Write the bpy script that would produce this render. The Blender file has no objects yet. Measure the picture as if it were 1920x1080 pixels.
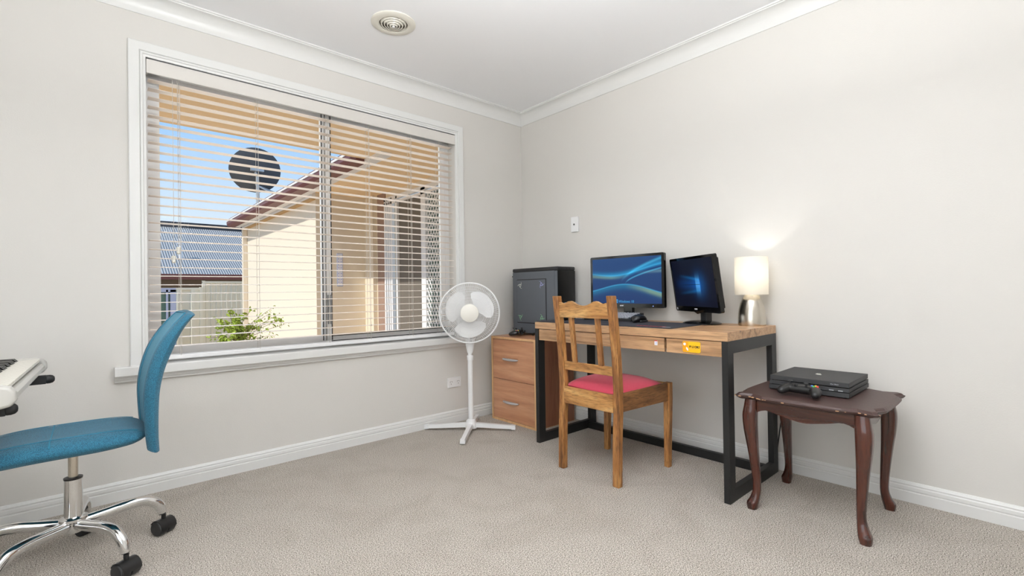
import bpy, bmesh, math, random
from mathutils import Vector, Matrix
PI = math.pi
random.seed(7)
SC = bpy.context.scene
COL = SC.collection

# ------------------------------------------------------------------ camera
CX, CY, CZ = -2.6808, -2.8816, 0.9461
YAW, PITCH, ROLL = 0.7257, 0.0072, -0.0145
cam_d = bpy.data.cameras.new('camera'); cam = bpy.data.objects.new('camera', cam_d); COL.objects.link(cam)
f_ = Vector((math.sin(YAW)*math.cos(PITCH), math.cos(YAW)*math.cos(PITCH), math.sin(PITCH)))
r0 = Vector((math.cos(YAW), -math.sin(YAW), 0)); u0 = r0.cross(f_)
r_ = math.cos(ROLL)*r0 + math.sin(ROLL)*u0; u_ = -math.sin(ROLL)*r0 + math.cos(ROLL)*u0
M = Matrix((r_, u_, -f_)).transposed().to_4x4(); M.translation = (CX, CY, CZ)
cam.matrix_world = M
cam_d.sensor_width = 36; cam_d.lens = 889.22/1920*36; cam_d.clip_start = 0.02; cam_d.clip_end = 200
SC.camera = cam
SC.view_settings.view_transform = 'Standard'; SC.view_settings.look = 'None'
SC.view_settings.exposure = 0.0; SC.view_settings.gamma = 1.0; SC.view_settings.use_curve_mapping = False

# ------------------------------------------------------------------ world, sun and large lights
def lin(c): return tuple(((v/255)/12.92 if v/255 <= 0.04045 else (((v/255)+0.055)/1.055)**2.4) for v in c)
w = bpy.data.worlds.new('sky'); SC.world = w; w.use_nodes = True
nt = w.node_tree; nt.nodes.clear()
wo = nt.nodes.new('ShaderNodeOutputWorld'); bg = nt.nodes.new('ShaderNodeBackground')
tc = nt.nodes.new('ShaderNodeTexCoord'); sx = nt.nodes.new('ShaderNodeSeparateXYZ'); rp = nt.nodes.new('ShaderNodeValToRGB')
nt.links.new(tc.outputs['Generated'], sx.inputs[0]); nt.links.new(sx.outputs['Z'], rp.inputs[0]); nt.links.new(rp.outputs[0], bg.inputs[0]); nt.links.new(bg.outputs[0], wo.inputs[0])
e = rp.color_ramp.elements; e[0].position = 0.0; e[0].color = (*lin((190, 190, 180)), 1); e[1].position = 1.0; e[1].color = (*lin((150, 192, 242)), 1)
for p, c in ((0.03, (238, 246, 255)), (0.16, (214, 234, 255)), (0.30, (160, 206, 255)), (0.45, (130, 188, 250))):
    k = rp.color_ramp.elements.new(p); k.color = (*lin(c), 1)
bg.inputs[1].default_value = 1.05

def add_light(name, kind, loc, power, rot=(0, 0, 0), size=1, size_y=None, color=(1, 1, 1), radius=None):
    d = bpy.data.lights.new(name, kind); d.energy = power; d.color = color
    if kind == 'AREA':
        d.shape = 'RECTANGLE' if size_y else 'SQUARE'; d.size = size
        if size_y: d.size_y = size_y
    if radius is not None: d.shadow_soft_size = radius
    o = bpy.data.objects.new(name, d); o.location = loc; o.rotation_euler = rot; COL.objects.link(o); return o
sun = add_light('sun', 'SUN', (0, 0, 10), 3.7, color=(1.0, 0.96, 0.9)); sun.data.angle = math.radians(0.7)
sun.rotation_euler = Vector((-0.64, -0.05, 0.766)).to_track_quat('Z', 'Y').to_euler()
# daylight entering through the front window; added fill from a made-up side window and pendant
add_light('window_daylight', 'AREA', (-1.57, 0.30, 1.45), 10, rot=(-PI/2, 0, 0), size=1.9, size_y=1.5, color=(0.95, 0.98, 1.0))
add_light('side_fill_light', 'AREA', (-4.60, -2.6, 1.40), 31, rot=(0, -PI/2, 0), size=1.7, size_y=2.4, color=(0.97, 0.985, 1.0))  # added fill light behind the made-up side window
add_light('pendant_fill_light', 'POINT', (-2.12, -2.42, 1.62), 19, color=(0.965, 0.98, 1.0), radius=0.16)  # added fill light under the unseen pendant bowl
add_light('ceiling_fill_light', 'AREA', (-2.12, -2.42, 1.83), 84, rot=(PI, 0, 0), size=0.42, color=(0.965, 0.98, 1.0))  # added light aimed upwards to brighten the ceiling

# ------------------------------------------------------------------ materials
def new_mat(name):
    m = bpy.data.materials.new(name); m.use_nodes = True
    return m, m.node_tree, m.node_tree.nodes['Principled BSDF']
def mat(name, rgb, rough=0.5, metal=0.0, bump=0.0, bscale=60, var=0.0, vscale=8, coat=0.0, sheen=0.0, spec=0.5):
    m, t, b = new_mat(name)
    c = (*lin(rgb), 1); b.inputs['Base Color'].default_value = c
    b.inputs['Roughness'].default_value = rough; b.inputs['Metallic'].default_value = metal
    b.inputs['Coat Weight'].default_value = coat; b.inputs['Specular IOR Level'].default_value = spec
    if sheen: b.inputs['Sheen Weight'].default_value = sheen
    co = t.nodes.new('ShaderNodeTexCoord')
    if var:
        n = t.nodes.new('ShaderNodeTexNoise'); n.inputs['Scale'].default_value = vscale; n.inputs['Detail'].default_value = 4
        t.links.new(co.outputs['Object'], n.inputs['Vector'])
        mx = t.nodes.new('ShaderNodeMix'); mx.data_type = 'RGBA'; t.links.new(n.outputs['Fac'], mx.inputs['Factor'])
        mx.inputs[6].default_value = tuple(v*(1-var) for v in c[:3])+(1,); mx.inputs[7].default_value = tuple(min(1, v*(1+var)) for v in c[:3])+(1,)
        t.links.new(mx.outputs[2], b.inputs['Base Color'])
    if bump:
        n = t.nodes.new('ShaderNodeTexNoise'); n.inputs['Scale'].default_value = bscale; n.inputs['Detail'].default_value = 3
        t.links.new(co.outputs['Object'], n.inputs['Vector'])
        bp = t.nodes.new('ShaderNodeBump'); bp.inputs['Strength'].default_value = bump; bp.inputs['Distance'].default_value = 0.01
        t.links.new(n.outputs['Fac'], bp.inputs['Height']); t.links.new(bp.outputs[0], b.inputs['Normal'])
    return m
def ramp(t, stops):
    r = t.nodes.new('ShaderNodeValToRGB'); el = r.color_ramp.elements
    el[0].position, el[0].color = stops[0][0], (*lin(stops[0][1]), 1); el[1].position, el[1].color = stops[-1][0], (*lin(stops[-1][1]), 1)
    for p, c in stops[1:-1]:
        k = el.new(p); k.color = (*lin(c), 1)
    return r
def wood(name, cols, axis='y', rough=0.45, sc=1.0, streak=None, coat=0.0, stretch=0.06):
    """long grain along one axis: stretched noise through a ramp, plus thin dark pores"""
    m, t, b = new_mat(name)
    co = t.nodes.new('ShaderNodeTexCoord'); mp = t.nodes.new('ShaderNodeMapping')
    s = {'x': (stretch, 1, 1), 'y': (1, stretch, 1), 'z': (1, 1, stretch)}[axis]
    mp.inputs['Scale'].default_value = tuple(v*sc for v in s); t.links.new(co.outputs['Object'], mp.inputs['Vector'])
    n1 = t.nodes.new('ShaderNodeTexNoise'); n1.inputs['Scale'].default_value = 28; n1.inputs['Detail'].default_value = 6; n1.inputs['Distortion'].default_value = 0.6
    t.links.new(mp.outputs[0], n1.inputs['Vector'])
    n2 = t.nodes.new('ShaderNodeTexNoise'); n2.inputs['Scale'].default_value = 170; n2.inputs['Detail'].default_value = 3
    t.links.new(mp.outputs[0], n2.inputs['Vector'])
    r = ramp(t, cols); t.links.new(n1.outputs['Fac'], r.inputs[0])
    r2 = t.nodes.new('ShaderNodeValToRGB'); r2.color_ramp.elements[0].position = 0.36; r2.color_ramp.elements[1].position = 0.52
    k = streak if streak is not None else 0.6
    r2.color_ramp.elements[0].color = (k, k, k, 1); r2.color_ramp.elements[1].color = (1, 1, 1, 1)
    t.links.new(n2.outputs['Fac'], r2.inputs[0])
    mx = t.nodes.new('ShaderNodeMix'); mx.data_type = 'RGBA'; mx.blend_type = 'MULTIPLY'; mx.inputs['Factor'].default_value = 1
    t.links.new(r.outputs[0], mx.inputs[6]); t.links.new(r2.outputs[0], mx.inputs[7]); t.links.new(mx.outputs[2], b.inputs['Base Color'])
    bp = t.nodes.new('ShaderNodeBump'); bp.inputs['Strength'].default_value = 0.15; bp.inputs['Distance'].default_value = 0.004
    t.links.new(n2.outputs['Fac'], bp.inputs['Height']); t.links.new(bp.outputs[0], b.inputs['Normal'])
    b.inputs['Roughness'].default_value = rough; b.inputs['Coat Weight'].default_value = coat
    return m
def emit(name, rgb, s=1.0):
    m, t, b = new_mat(name); b.inputs['Base Color'].default_value = (0, 0, 0, 1)
    b.inputs['Emission Color'].default_value = (*lin(rgb), 1); b.inputs['Emission Strength'].default_value = s; return m

MT = {}
MT['wall'] = mat('wall_paint', (222, 219, 214), 0.7, bump=0.05, bscale=180, spec=0.2)
MT['ceiling'] = mat('ceiling_paint', (248, 249, 251), 0.8, spec=0.2)
MT['trim'] = mat('white_trim_paint', (232, 232, 230), 0.35)
MT['alu'] = mat('white_aluminium', (238, 238, 238), 0.35)
MT['rubber'] = mat('black_rubber_seal', (25, 25, 26), 0.6)
MT['slat'] = mat('blind_slat_cream', (232, 220, 208), 0.45)
MT['valance'] = mat('blind_valance', (224, 220, 214), 0.4, bump=0.05, bscale=300)
MT['cord'] = mat('blind_cord', (205, 200, 192), 0.7)
MT['plastic'] = mat('white_plastic', (242, 242, 242), 0.3)
MT['ivory'] = mat('ivory_plastic', (228, 225, 214), 0.4)
MT['dark_hole'] = mat('dark_slot', (40, 36, 33), 0.8)
MT['black'] = mat('black_powder_metal', (20, 20, 20), 0.5, bump=0.03, bscale=300)
MT['blackp'] = mat('black_plastic', (22, 22, 23), 0.35)
MT['blackm'] = mat('matte_black_plastic', (36, 36, 37), 0.55)
MT['gloss'] = mat('gloss_black_plastic', (10, 10, 11), 0.08)
MT['case'] = mat('dark_grey_case_steel', (82, 86, 92), 0.38, var=0.05)
MT['chrome'] = mat('chrome', (225, 225, 225), 0.06, 1.0)
MT['steel'] = mat('brushed_steel', (205, 198, 186), 0.24, 1.0)
MT['grey'] = mat('grey_plastic', (150, 152, 155), 0.4)
MT['silver'] = mat('silver_handle', (205, 205, 208), 0.3, 0.6)
MT['red'] = mat('crimson_seat_fabric', (190, 60, 82), 0.85, bump=0.25, bscale=500, var=0.1, vscale=60, sheen=0.2)
MT['desk'] = wood('desk_oak_laminate', [(0.28, (120, 90, 64)), (0.42, (172, 132, 94)), (0.56, (200, 160, 120)), (0.72, (158, 120, 86))], 'y', 0.4, streak=0.72)
MT['oakz'] = wood('chair_oak_upright', [(0.3, (112, 70, 36)), (0.5, (160, 108, 58)), (0.7, (192, 144, 86))], 'z', 0.45, streak=0.55, stretch=0.13)
MT['oaky'] = wood('chair_oak_rail', [(0.3, (132, 86, 44)), (0.5, (180, 130, 74)), (0.7, (212, 168, 108))], 'y', 0.45, streak=0.6, stretch=0.13)
MT['oakx'] = wood('chair_oak_shaded_side_rail', [(0.3, (84, 52, 28)), (0.5, (118, 78, 44)), (0.7, (146, 102, 62))], 'x', 0.45, streak=0.55, stretch=0.13)  # same oak made darker: shade on the side rails put into the colour
MT['beech'] = wood('cabinet_beech', [(0.3, (176, 122, 88)), (0.5, (196, 142, 106)), (0.7, (210, 160, 124))], 'y', 0.35, streak=0.9)
MT['beech_edge'] = wood('cabinet_edge', [(0.3, (205, 160, 112)), (0.7, (226, 184, 136))], 'z', 0.4, streak=0.92)
MT['mahog'] = wood('mahogany_leg', [(0.3, (44, 18, 11)), (0.5, (68, 30, 19)), (0.7, (86, 42, 28))], 'z', 0.22, streak=0.8, coat=0.4)
MT['mahogy'] = wood('mahogany_apron', [(0.3, (48, 20, 12)), (0.5, (74, 34, 21)), (0.7, (92, 46, 29))], 'y', 0.25, streak=0.8, coat=0.4)
MT['tabletop'] = mat('worn_table_top', (66, 46, 42), 0.45, bump=0.08, bscale=120, var=0.12, vscale=30)
MT['chip'] = mat('chipped_bare_wood', (205, 160, 120), 0.7)
MT['teal'] = None
MT['piano'] = mat('pearl_white_plastic', (196, 194, 188), 0.3)
MT['whitekey'] = mat('white_key', (232, 228, 216), 0.25)
MT['blackkey'] = mat('black_key', (20, 20, 21), 0.2)
MT['pad'] = mat('mouse_pad_cloth', (44, 44, 52), 0.85, bump=0.1, bscale=700)
MT['keycap'] = mat('keycap_light', (168, 170, 178), 0.4)
MT['padred'] = mat('pad_red_print', (190, 40, 52), 0.8)
MT['padwhite'] = mat('pad_white_print', (220, 215, 218), 0.8)
MT['yellow'] = mat('yellow_card', (245, 190, 30), 0.35)
MT['yellow2'] = mat('orange_card_panel', (240, 165, 25), 0.35)
MT['ink'] = mat('black_ink', (25, 20, 22), 0.6)
MT['whiteink'] = mat('white_ink', (240, 240, 248), 0.5)
MT['greenink'] = mat('green_sticker', (130, 185, 140), 0.4)
MT['violetink'] = mat('violet_sticker', (160, 160, 215), 0.4)
MT['creamink'] = mat('pale_sticker', (205, 205, 195), 0.4)
# outdoors
MT['render_wall'] = mat('cream_rendered_wall', (238, 224, 202), 0.85, bump=0.1, bscale=60)
MT['soffit'] = mat('peach_soffit', (252, 222, 180), 0.8)
MT['brown'] = mat('brown_gutter_paint', (112, 62, 56), 0.4)
MT['white_ext'] = mat('white_exterior_paint', (238, 238, 240), 0.5)
MT['tan'] = mat('tan_moulding', (196, 160, 110), 0.6)
MT['brick'] = mat('brown_brick_reveal', (166, 138, 122), 0.85, var=0.15, vscale=25)
MT['screen'] = mat('grey_fly_screen', (118, 110, 100), 0.8, bump=0.1, bscale=600)
MT['roofmetal'] = None
MT['fence'] = mat('cream_fence_steel', (244, 238, 220), 0.55)
MT['concrete'] = mat('warm_paving', (226, 200, 172), 0.9, bump=0.1, var=0.1)
MT['greenglass'] = mat('green_tinted_window', (92, 120, 108), 0.1)
MT['blueframe'] = mat('pale_blue_frame', (165, 175, 205), 0.5)
MT['dish'] = mat('dark_grey_dish', (74, 80, 88), 0.5)
MT['galv'] = mat('galvanised_steel', (190, 195, 200), 0.4, 0.6)
MT['leaf'] = mat('yellow_green_leaf', (176, 198, 84), 0.5, var=0.4, vscale=9)
MT['stem'] = mat('shrub_stem', (110, 85, 55), 0.8)

def m_teal():
    m, t, b = new_mat('teal_mesh_fabric')
    co = t.nodes.new('ShaderNodeTexCoord')
    wv = t.nodes.new('ShaderNodeTexVoronoi'); wv.inputs['Scale'].default_value = 430
    mp = t.nodes.new('ShaderNodeMapping'); mp.inputs['Scale'].default_value = (1, 1, 1.6); mp.inputs['Rotation'].default_value = (0.4, 0.3, 0)
    t.links.new(co.outputs['Object'], mp.inputs[0]); t.links.new(mp.outputs[0], wv.inputs['Vector'])
    r = ramp(t, [(0.0, (58, 142, 168)), (0.35, (38, 118, 146)), (0.6, (16, 80, 106))])
    t.links.new(wv.outputs['Distance'], r.inputs[0]); t.links.new(r.outputs[0], b.inputs['Base Color'])
    bp = t.nodes.new('ShaderNodeBump'); bp.inputs['Strength'].default_value = 0.5; bp.inputs['Distance'].default_value = 0.002; bp.invert = True
    t.links.new(wv.outputs['Distance'], bp.inputs['Height']); t.links.new(bp.outputs[0], b.inputs['Normal'])
    b.inputs['Roughness'].default_value = 0.75; b.inputs['Sheen Weight'].default_value = 0.15
    return m
MT['teal'] = m_teal()
MT['teal2'] = mat('teal_panel_fabric', (46, 134, 164), 0.75, bump=0.3, bscale=900, var=0.1, vscale=14, sheen=0.15)
MT['piping'] = mat('teal_piping', (44, 126, 154), 0.7)
def m_carpet():
    m, t, b = new_mat('grey_cut_pile_carpet')
    co = t.nodes.new('ShaderNodeTexCoord')
    n1 = t.nodes.new('ShaderNodeTexNoise'); n1.inputs['Scale'].default_value = 250; n1.inputs['Detail'].default_value = 3; n1.inputs['Roughness'].default_value = 0.7
    n2 = t.nodes.new('ShaderNodeTexNoise'); n2.inputs['Scale'].default_value = 3.5; n2.inputs['Distortion'].default_value = 1.2; n2.inputs['Detail'].default_value = 4
    n3 = t.nodes.new('ShaderNodeTexVoronoi'); n3.inputs['Scale'].default_value = 170
    for n in (n1, n2, n3): t.links.new(co.outputs['Object'], n.inputs['Vector'])
    r = ramp(t, [(0.34, (70, 64, 58)), (0.43, (152, 145, 136)), (0.50, (192, 185, 176)), (0.64, (242, 236, 227))])
    t.links.new(n1.outputs['Fac'], r.inputs[0])
    r2 = ramp(t, [(0.36, (243, 241, 239)), (0.56, (252, 251, 250))]); t.links.new(n2.outputs['Fac'], r2.inputs[0])
    mx = t.nodes.new('ShaderNodeMix'); mx.data_type = 'RGBA'; mx.blend_type = 'MULTIPLY'; mx.inputs['Factor'].default_value = 1
    t.links.new(r.outputs[0], mx.inputs[6]); t.links.new(r2.outputs[0], mx.inputs[7]); t.links.new(mx.outputs[2], b.inputs['Base Color'])
    ad = t.nodes.new('ShaderNodeMath'); ad.operation = 'SUBTRACT'; t.links.new(n1.outputs['Fac'], ad.inputs[0]); t.links.new(n3.outputs['Distance'], ad.inputs[1])
    bp = t.nodes.new('ShaderNodeBump'); bp.inputs['Strength'].default_value = 0.6; bp.inputs['Distance'].default_value = 0.006
    t.links.new(ad.outputs[0], bp.inputs['Height']); t.links.new(bp.outputs[0], b.inputs['Normal'])
    b.inputs['Roughness'].default_value = 1.0; b.inputs['Specular IOR Level'].default_value = 0.1
    return m
MT['carpet'] = m_carpet()
def m_roof():
    m, t, b = new_mat('corrugated_blue_grey_roof')
    co = t.nodes.new('ShaderNodeTexCoord'); wv = t.nodes.new('ShaderNodeTexWave'); wv.bands_direction = 'X'; wv.inputs['Scale'].default_value = 4.6
    t.links.new(co.outputs['Object'], wv.inputs['Vector'])
    r = ramp(t, [(0.0, (136, 134, 134)), (1.0, (196, 194, 194))]); t.links.new(wv.outputs['Fac'], r.inputs[0]); t.links.new(r.outputs[0], b.inputs['Base Color'])
    bp = t.nodes.new('ShaderNodeBump'); bp.inputs['Strength'].default_value = 0.8; bp.inputs['Distance'].default_value = 0.03
    t.links.new(wv.outputs['Fac'], bp.inputs['Height']); t.links.new(bp.outputs[0], b.inputs['Normal']); b.inputs['Roughness'].default_value = 0.9; b.inputs['Specular IOR Level'].default_value = 0.1
    return m
MT['roofmetal'] = m_roof()
def m_glass():
    m = bpy.data.materials.new('window_glass'); m.use_nodes = True; t = m.node_tree; t.nodes.clear()
    o = t.nodes.new('ShaderNodeOutputMaterial'); a = t.nodes.new('ShaderNodeBsdfTransparent'); g = t.nodes.new('ShaderNodeBsdfGlossy'); g.inputs['Roughness'].default_value = 0.02
    f = t.nodes.new('ShaderNodeFresnel'); f.inputs['IOR'].default_value = 1.09; x = t.nodes.new('ShaderNodeMixShader')
    a.inputs[0].default_value = (0.97, 0.98, 0.975, 1)
    t.links.new(f.outputs[0], x.inputs[0]); t.links.new(a.outputs[0], x.inputs[1]); t.links.new(g.outputs[0], x.inputs[2]); t.links.new(x.outputs[0], o.inputs[0])
    return m
MT['glass'] = m_glass()
def m_shade():
    m, t, b = new_mat('white_lamp_shade'); b.inputs['Base Color'].default_value = (*lin((250, 246, 236)), 1); b.inputs['Roughness'].default_value = 0.8
    tr = t.nodes.new('ShaderNodeBsdfTranslucent'); tr.inputs[0].default_value = (0.97, 0.955, 0.92, 1)
    x = t.nodes.new('ShaderNodeMixShader'); x.inputs[0].default_value = 0.6; o = t.nodes['Material Output']
    t.links.new(b.outputs[0], x.inputs[1]); t.links.new(tr.outputs[0], x.inputs[2]); t.links.new(x.outputs[0], o.inputs[0])
    return m
MT['shade'] = m_shade()

# ------------------------------------------------------------------ mesh helpers
def bm_new(): return bmesh.new()
def box(bm, x0, x1, y0, y1, z0, z1, bev=0.0, seg=2, M=None):
    g = bmesh.ops.create_cube(bm, size=1); vs = g['verts']
    for v in vs: v.co = Vector(((x0+x1)/2+v.co.x*(x1-x0), (y0+y1)/2+v.co.y*(y1-y0), (z0+z1)/2+v.co.z*(z1-z0)))
    if bev:
        es = list({e for v in vs for e in v.link_edges})
        r = bmesh.ops.bevel(bm, geom=es, offset=bev, segments=seg, profile=0.5, affect='EDGES'); vs = list({v for f in r['faces'] for v in f.verts} | {v for v in vs if v.is_valid})
    if M is not None: bmesh.ops.transform(bm, matrix=M, verts=[v for v in vs if v.is_valid])
    return vs
def loft(bm, rings, close=False, caps=True):
    """rings: list of equal-length point loops"""
    R = [[bm.verts.new(p) for p in r] for r in rings]; n = len(R[0]); k = len(R)
    for i in range(k if close else k-1):
        a, b = R[i], R[(i+1) % k]
        for j in range(n):
            try: bm.faces.new((a[j], a[(j+1) % n], b[(j+1) % n], b[j]))
            except ValueError: pass
    if caps and not close:
        bm.faces.new(list(reversed(R[0]))); bm.faces.new(R[-1])
    return R
def frames(path):
    P = [Vector(p) for p in path]; out = []
    t0 = (P[1]-P[0]).normalized(); up = Vector((0, 0, 1)) if abs(t0.z) < 0.9 else Vector((1, 0, 0))
    n = (up - t0*up.dot(t0)).normalized()
    for i, p in enumerate(P):
        t = (P[min(i+1, len(P)-1)]-P[max(i-1, 0)]).normalized()
        n = (n - t*n.dot(t)).normalized(); out.append((p, t, n, t.cross(n)))
    return out
def tube(bm, path, rad, seg=12, flat=1.0, sq=None, caps=True):
    fr = frames(path); rings = []
    for i, (p, t, n, b) in enumerate(fr):
        r = rad[i] if isinstance(rad, (list, tuple)) else rad; ring = []
        for j in range(seg):
            a = 2*PI*j/seg; c, s = math.cos(a), math.sin(a)
            if sq: q = 1/((abs(c)**sq+abs(s)**sq)**(1/sq)); c *= q; s *= q
            ring.append(p+n*(r*flat*c)+b*(r*s))
        rings.append(ring)
    loft(bm, rings, caps=caps)
def smooth_path(pts, n=6):
    P = [Vector(p) for p in pts]; out = []
    for i in range(len(P)-1):
        p0, p1, p2, p3 = P[max(i-1, 0)], P[i], P[i+1], P[min(i+2, len(P)-1)]
        for k in range(n):
            t = k/n
            out.append(0.5*((2*p1)+(-p0+p2)*t+(2*p0-5*p1+4*p2-p3)*t*t+(-p0+3*p1-3*p2+p3)*t**3))
    out.append(P[-1]); return out
def interp(vals, n=6):
    return [v.x for v in smooth_path([(v, 0, 0) for v in vals], n)]
def cyl(bm, c, r, h, seg=24, r2=None, axis='z', caps=True):
    r2 = r if r2 is None else r2; c = Vector(c)
    def P(a, rr, t):
        u, v = rr*math.cos(a), rr*math.sin(a)
        return c+Vector({'z': (u, v, t), 'x': (t, u, v), 'y': (v, t, u)}[axis])
    loft(bm, [[P(2*PI*i/seg, r, 0) for i in range(seg)], [P(2*PI*i/seg, r2, h) for i in range(seg)]], caps=caps)
def lathe(bm, prof, c=(0, 0, 0), seg=32, caps=False, M=None):
    c = Vector(c)
    rings = [[Vector((r*math.cos(2*PI*i/seg), r*math.sin(2*PI*i/seg), z)) for i in range(seg)] for r, z in prof]
    if M is not None: rings = [[M @ p for p in r] for r in rings]
    loft(bm, [[p+c for p in r] for r in rings], caps=caps)
def torus(bm, c, R, r, seg=48, s2=6, M=None):
    rings = []
    for i in range(seg):
        a = 2*PI*i/seg; ring = []
        for j in range(s2):
            b = 2*PI*j/s2; p = Vector(((R+r*math.cos(b))*math.cos(a), (R+r*math.cos(b))*math.sin(a), r*math.sin(b)))
            ring.append((M @ p if M is not None else p)+Vector(c))
        rings.append(ring)
    loft(bm, rings, close=True)
def prism(bm, pts, axis, a, b):
    """extrude a 2-D outline along an axis; pts are (u,v): x->(y,z), y->(x,z), z->(x,y)"""
    def P(u, v, t): return {'x': (t, u, v), 'y': (u, t, v), 'z': (u, v, t)}[axis]
    loft(bm, [[P(u, v, a) for u, v in pts], [P(u, v, b) for u, v in pts]])
def finish(bm, name, m, parent=None, smooth=None, keep=False):
    bmesh.ops.recalc_face_normals(bm, faces=bm.faces)
    me = bpy.data.meshes.new(name); bm.to_mesh(me); bm.free()
    o = bpy.data.objects.new(name, me); COL.objects.link(o)
    if m is not None: me.materials.append(m if not isinstance(m, str) else MT[m])
    if smooth:
        for p in me.polygons: p.use_smooth = True
        if smooth is not True:
            try: me.set_sharp_from_angle(angle=math.radians(smooth))
            except Exception: pass
    if parent is not None:
        o.parent = parent
        o.matrix_parent_inverse = parent.matrix_basis.inverted()
    return o
def bevel_mod(o, wd=0.003, seg=2):
    b = o.modifiers.new('bevel', 'BEVEL'); b.width = wd; b.segments = seg; b.limit_method = 'ANGLE'; b.angle_limit = math.radians(40); return o
def thing(name, label, cat, loc=(0, 0, 0), rz=0, group=None):
    o = bpy.data.objects.new(name, None); COL.objects.link(o); o.empty_display_size = 0.05
    o.location = loc; o.rotation_euler = (0, 0, rz); tag(o, label, cat, group); return o
def tag(o, label, cat, group=None):
    o['label'] = label; o['category'] = cat
    if group: o['group'] = group
    return o
def struct(o): o['kind'] = 'structure'; return o
def text_mesh(s, size, name, m, M, parent, ext=0.0004, bold=0.0, align='LEFT'):
    cu = bpy.data.curves.new(name, 'FONT'); cu.body = s; cu.size = size; cu.extrude = ext; cu.offset = bold; cu.align_x = align
    to = bpy.data.objects.new('tmp', cu); COL.objects.link(to)
    dg = bpy.context.evaluated_depsgraph_get(); dg.update()
    me = bpy.data.meshes.new_from_object(to.evaluated_get(dg)); bpy.data.objects.remove(to)
    o = bpy.data.objects.new(name, me); COL.objects.link(o); me.name = name; me.materials.clear(); me.materials.append(MT[m] if isinstance(m, str) else m)
    me.transform(M); o.parent = parent; o.matrix_parent_inverse = parent.matrix_basis.inverted(); return o
# text facing -x (reads along -y): local x -> -y, local y -> z, normal -> -x
TX = Matrix(((0, 0, -1, 0), (-1, 0, 0, 0), (0, 1, 0, 0), (0, 0, 0, 1)))
def at(x, y, z): return Matrix.Translation((x, y, z))
def skinned(name, verts, edges, radii, m, parent, sub=2, root=0):
    me = bpy.data.meshes.new(name); me.from_pydata(verts, edges, []); o = bpy.data.objects.new(name, me); COL.objects.link(o)
    sk = o.modifiers.new('skin', 'SKIN')
    for i, r in enumerate(radii):
        v = me.skin_vertices[0].data[i]; v.radius = (r, r) if not isinstance(r, tuple) else r; v.use_root = (i == root)
    ss = o.modifiers.new('sub', 'SUBSURF'); ss.levels = sub; ss.render_levels = sub
    dg = bpy.context.evaluated_depsgraph_get(); dg.update()
    me2 = bpy.data.meshes.new_from_object(o.evaluated_get(dg)); bpy.data.objects.remove(o)
    o2 = bpy.data.objects.new(name, me2); COL.objects.link(o2); me2.materials.clear(); me2.materials.append(MT[m])
    for p in me2.polygons: p.use_smooth = True
    if parent is not None: o2.parent = parent; o2.matrix_parent_inverse = parent.matrix_basis.inverted()
    return o2

# ------------------------------------------------------------------ the room
CEIL = 2.40; XW = -4.4; YB = -4.3; TH = 0.13
OX0, OX1, OZ0, OZ1 = -2.478, -0.672, 0.615, 2.118       # front window opening
bm = bm_new(); box(bm, XW-TH, TH, YB-TH, 0.0, -0.1, 0.0); struct(finish(bm, 'floor', 'carpet'))
bm = bm_new(); box(bm, XW-TH, TH, YB-TH, 0.12, CEIL, CEIL+0.08); struct(finish(bm, 'ceiling', 'ceiling'))
bm = bm_new()
box(bm, XW-TH, OX0, 0, TH, -0.1, CEIL); box(bm, OX1, TH, 0, TH, -0.1, CEIL); box(bm, OX0, OX1, 0, TH, -0.1, OZ0); box(bm, OX0, OX1, 0, TH, OZ1, CEIL)
struct(finish(bm, 'wall_left', 'wall'))
bm = bm_new(); box(bm, 0, TH, YB-TH, 0, -0.1, CEIL); struct(finish(bm, 'wall_right', 'wall'))
LY0, LY1, LZ0, LZ1 = -3.9, -1.3, 0.5, 2.25
bm = bm_new(); box(bm, XW-TH, XW, YB, LY0, -0.1, CEIL); box(bm, XW-TH, XW, LY1, 0, -0.1, CEIL); box(bm, XW-TH, XW, LY0, LY1, -0.1, LZ0); box(bm, XW-TH, XW, LY0, LY1, LZ1, CEIL)
struct(finish(bm, 'wall_far_left', 'wall'))
bm = bm_new(); box(bm, XW-TH, 0, YB-TH, YB, -0.1, CEIL); struct(finish(bm, 'wall_rear', 'wall'))
def bbprof(): return [(0, 0), (0.0145, 0), (0.0145, 0.044), (0.0105, 0.047), (0.0105, 0.050), (0.013, 0.053), (0.012, 0.066), (0.009, 0.070), (0.009, 0.073), (0.0105, 0.076), (0.005, 0.086), (0, 0.088)]
bm = bm_new(); prism(bm, [(-u, z) for u, z in bbprof()], 'x', XW, 0); struct(finish(bm, 'baseboard_left', 'trim'))
bm = bm_new(); prism(bm, [(-u, z) for u, z in bbprof()], 'y', YB, -0.0); struct(finish(bm, 'baseboard_right', 'trim'))
def cove():
    p = [(0, 2.31), (0.006, 2.31), (0.007, 2.316)]
    for i in range(9):
        a = PI/2*i/8; p.append((0.007+0.055*(1-math.cos(a)), 2.318+0.068*math.sin(a)))
    p += [(0.066, 2.386), (0.067, 2.392), (0.074, 2.392), (0.075, 2.40), (0, 2.40)]; return p
bm = bm_new(); prism(bm, [(-u, z) for u, z in cove()], 'x', XW, 0); struct(finish(bm, 'trim_1', 'trim', smooth=35))
bm = bm_new(); prism(bm, [(-u, z) for u, z in cove()], 'y', YB, -0.0); struct(finish(bm, 'trim_2', 'trim', smooth=35))

bm = bm_new(); box(bm, XW-2.9, XW-TH, YB-1, 0.1, CEIL+0.02, CEIL+0.10); struct(finish(bm, 'sun_block_eave', 'soffit'))  # added unseen eave, keeps the sun out of the side window
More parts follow.
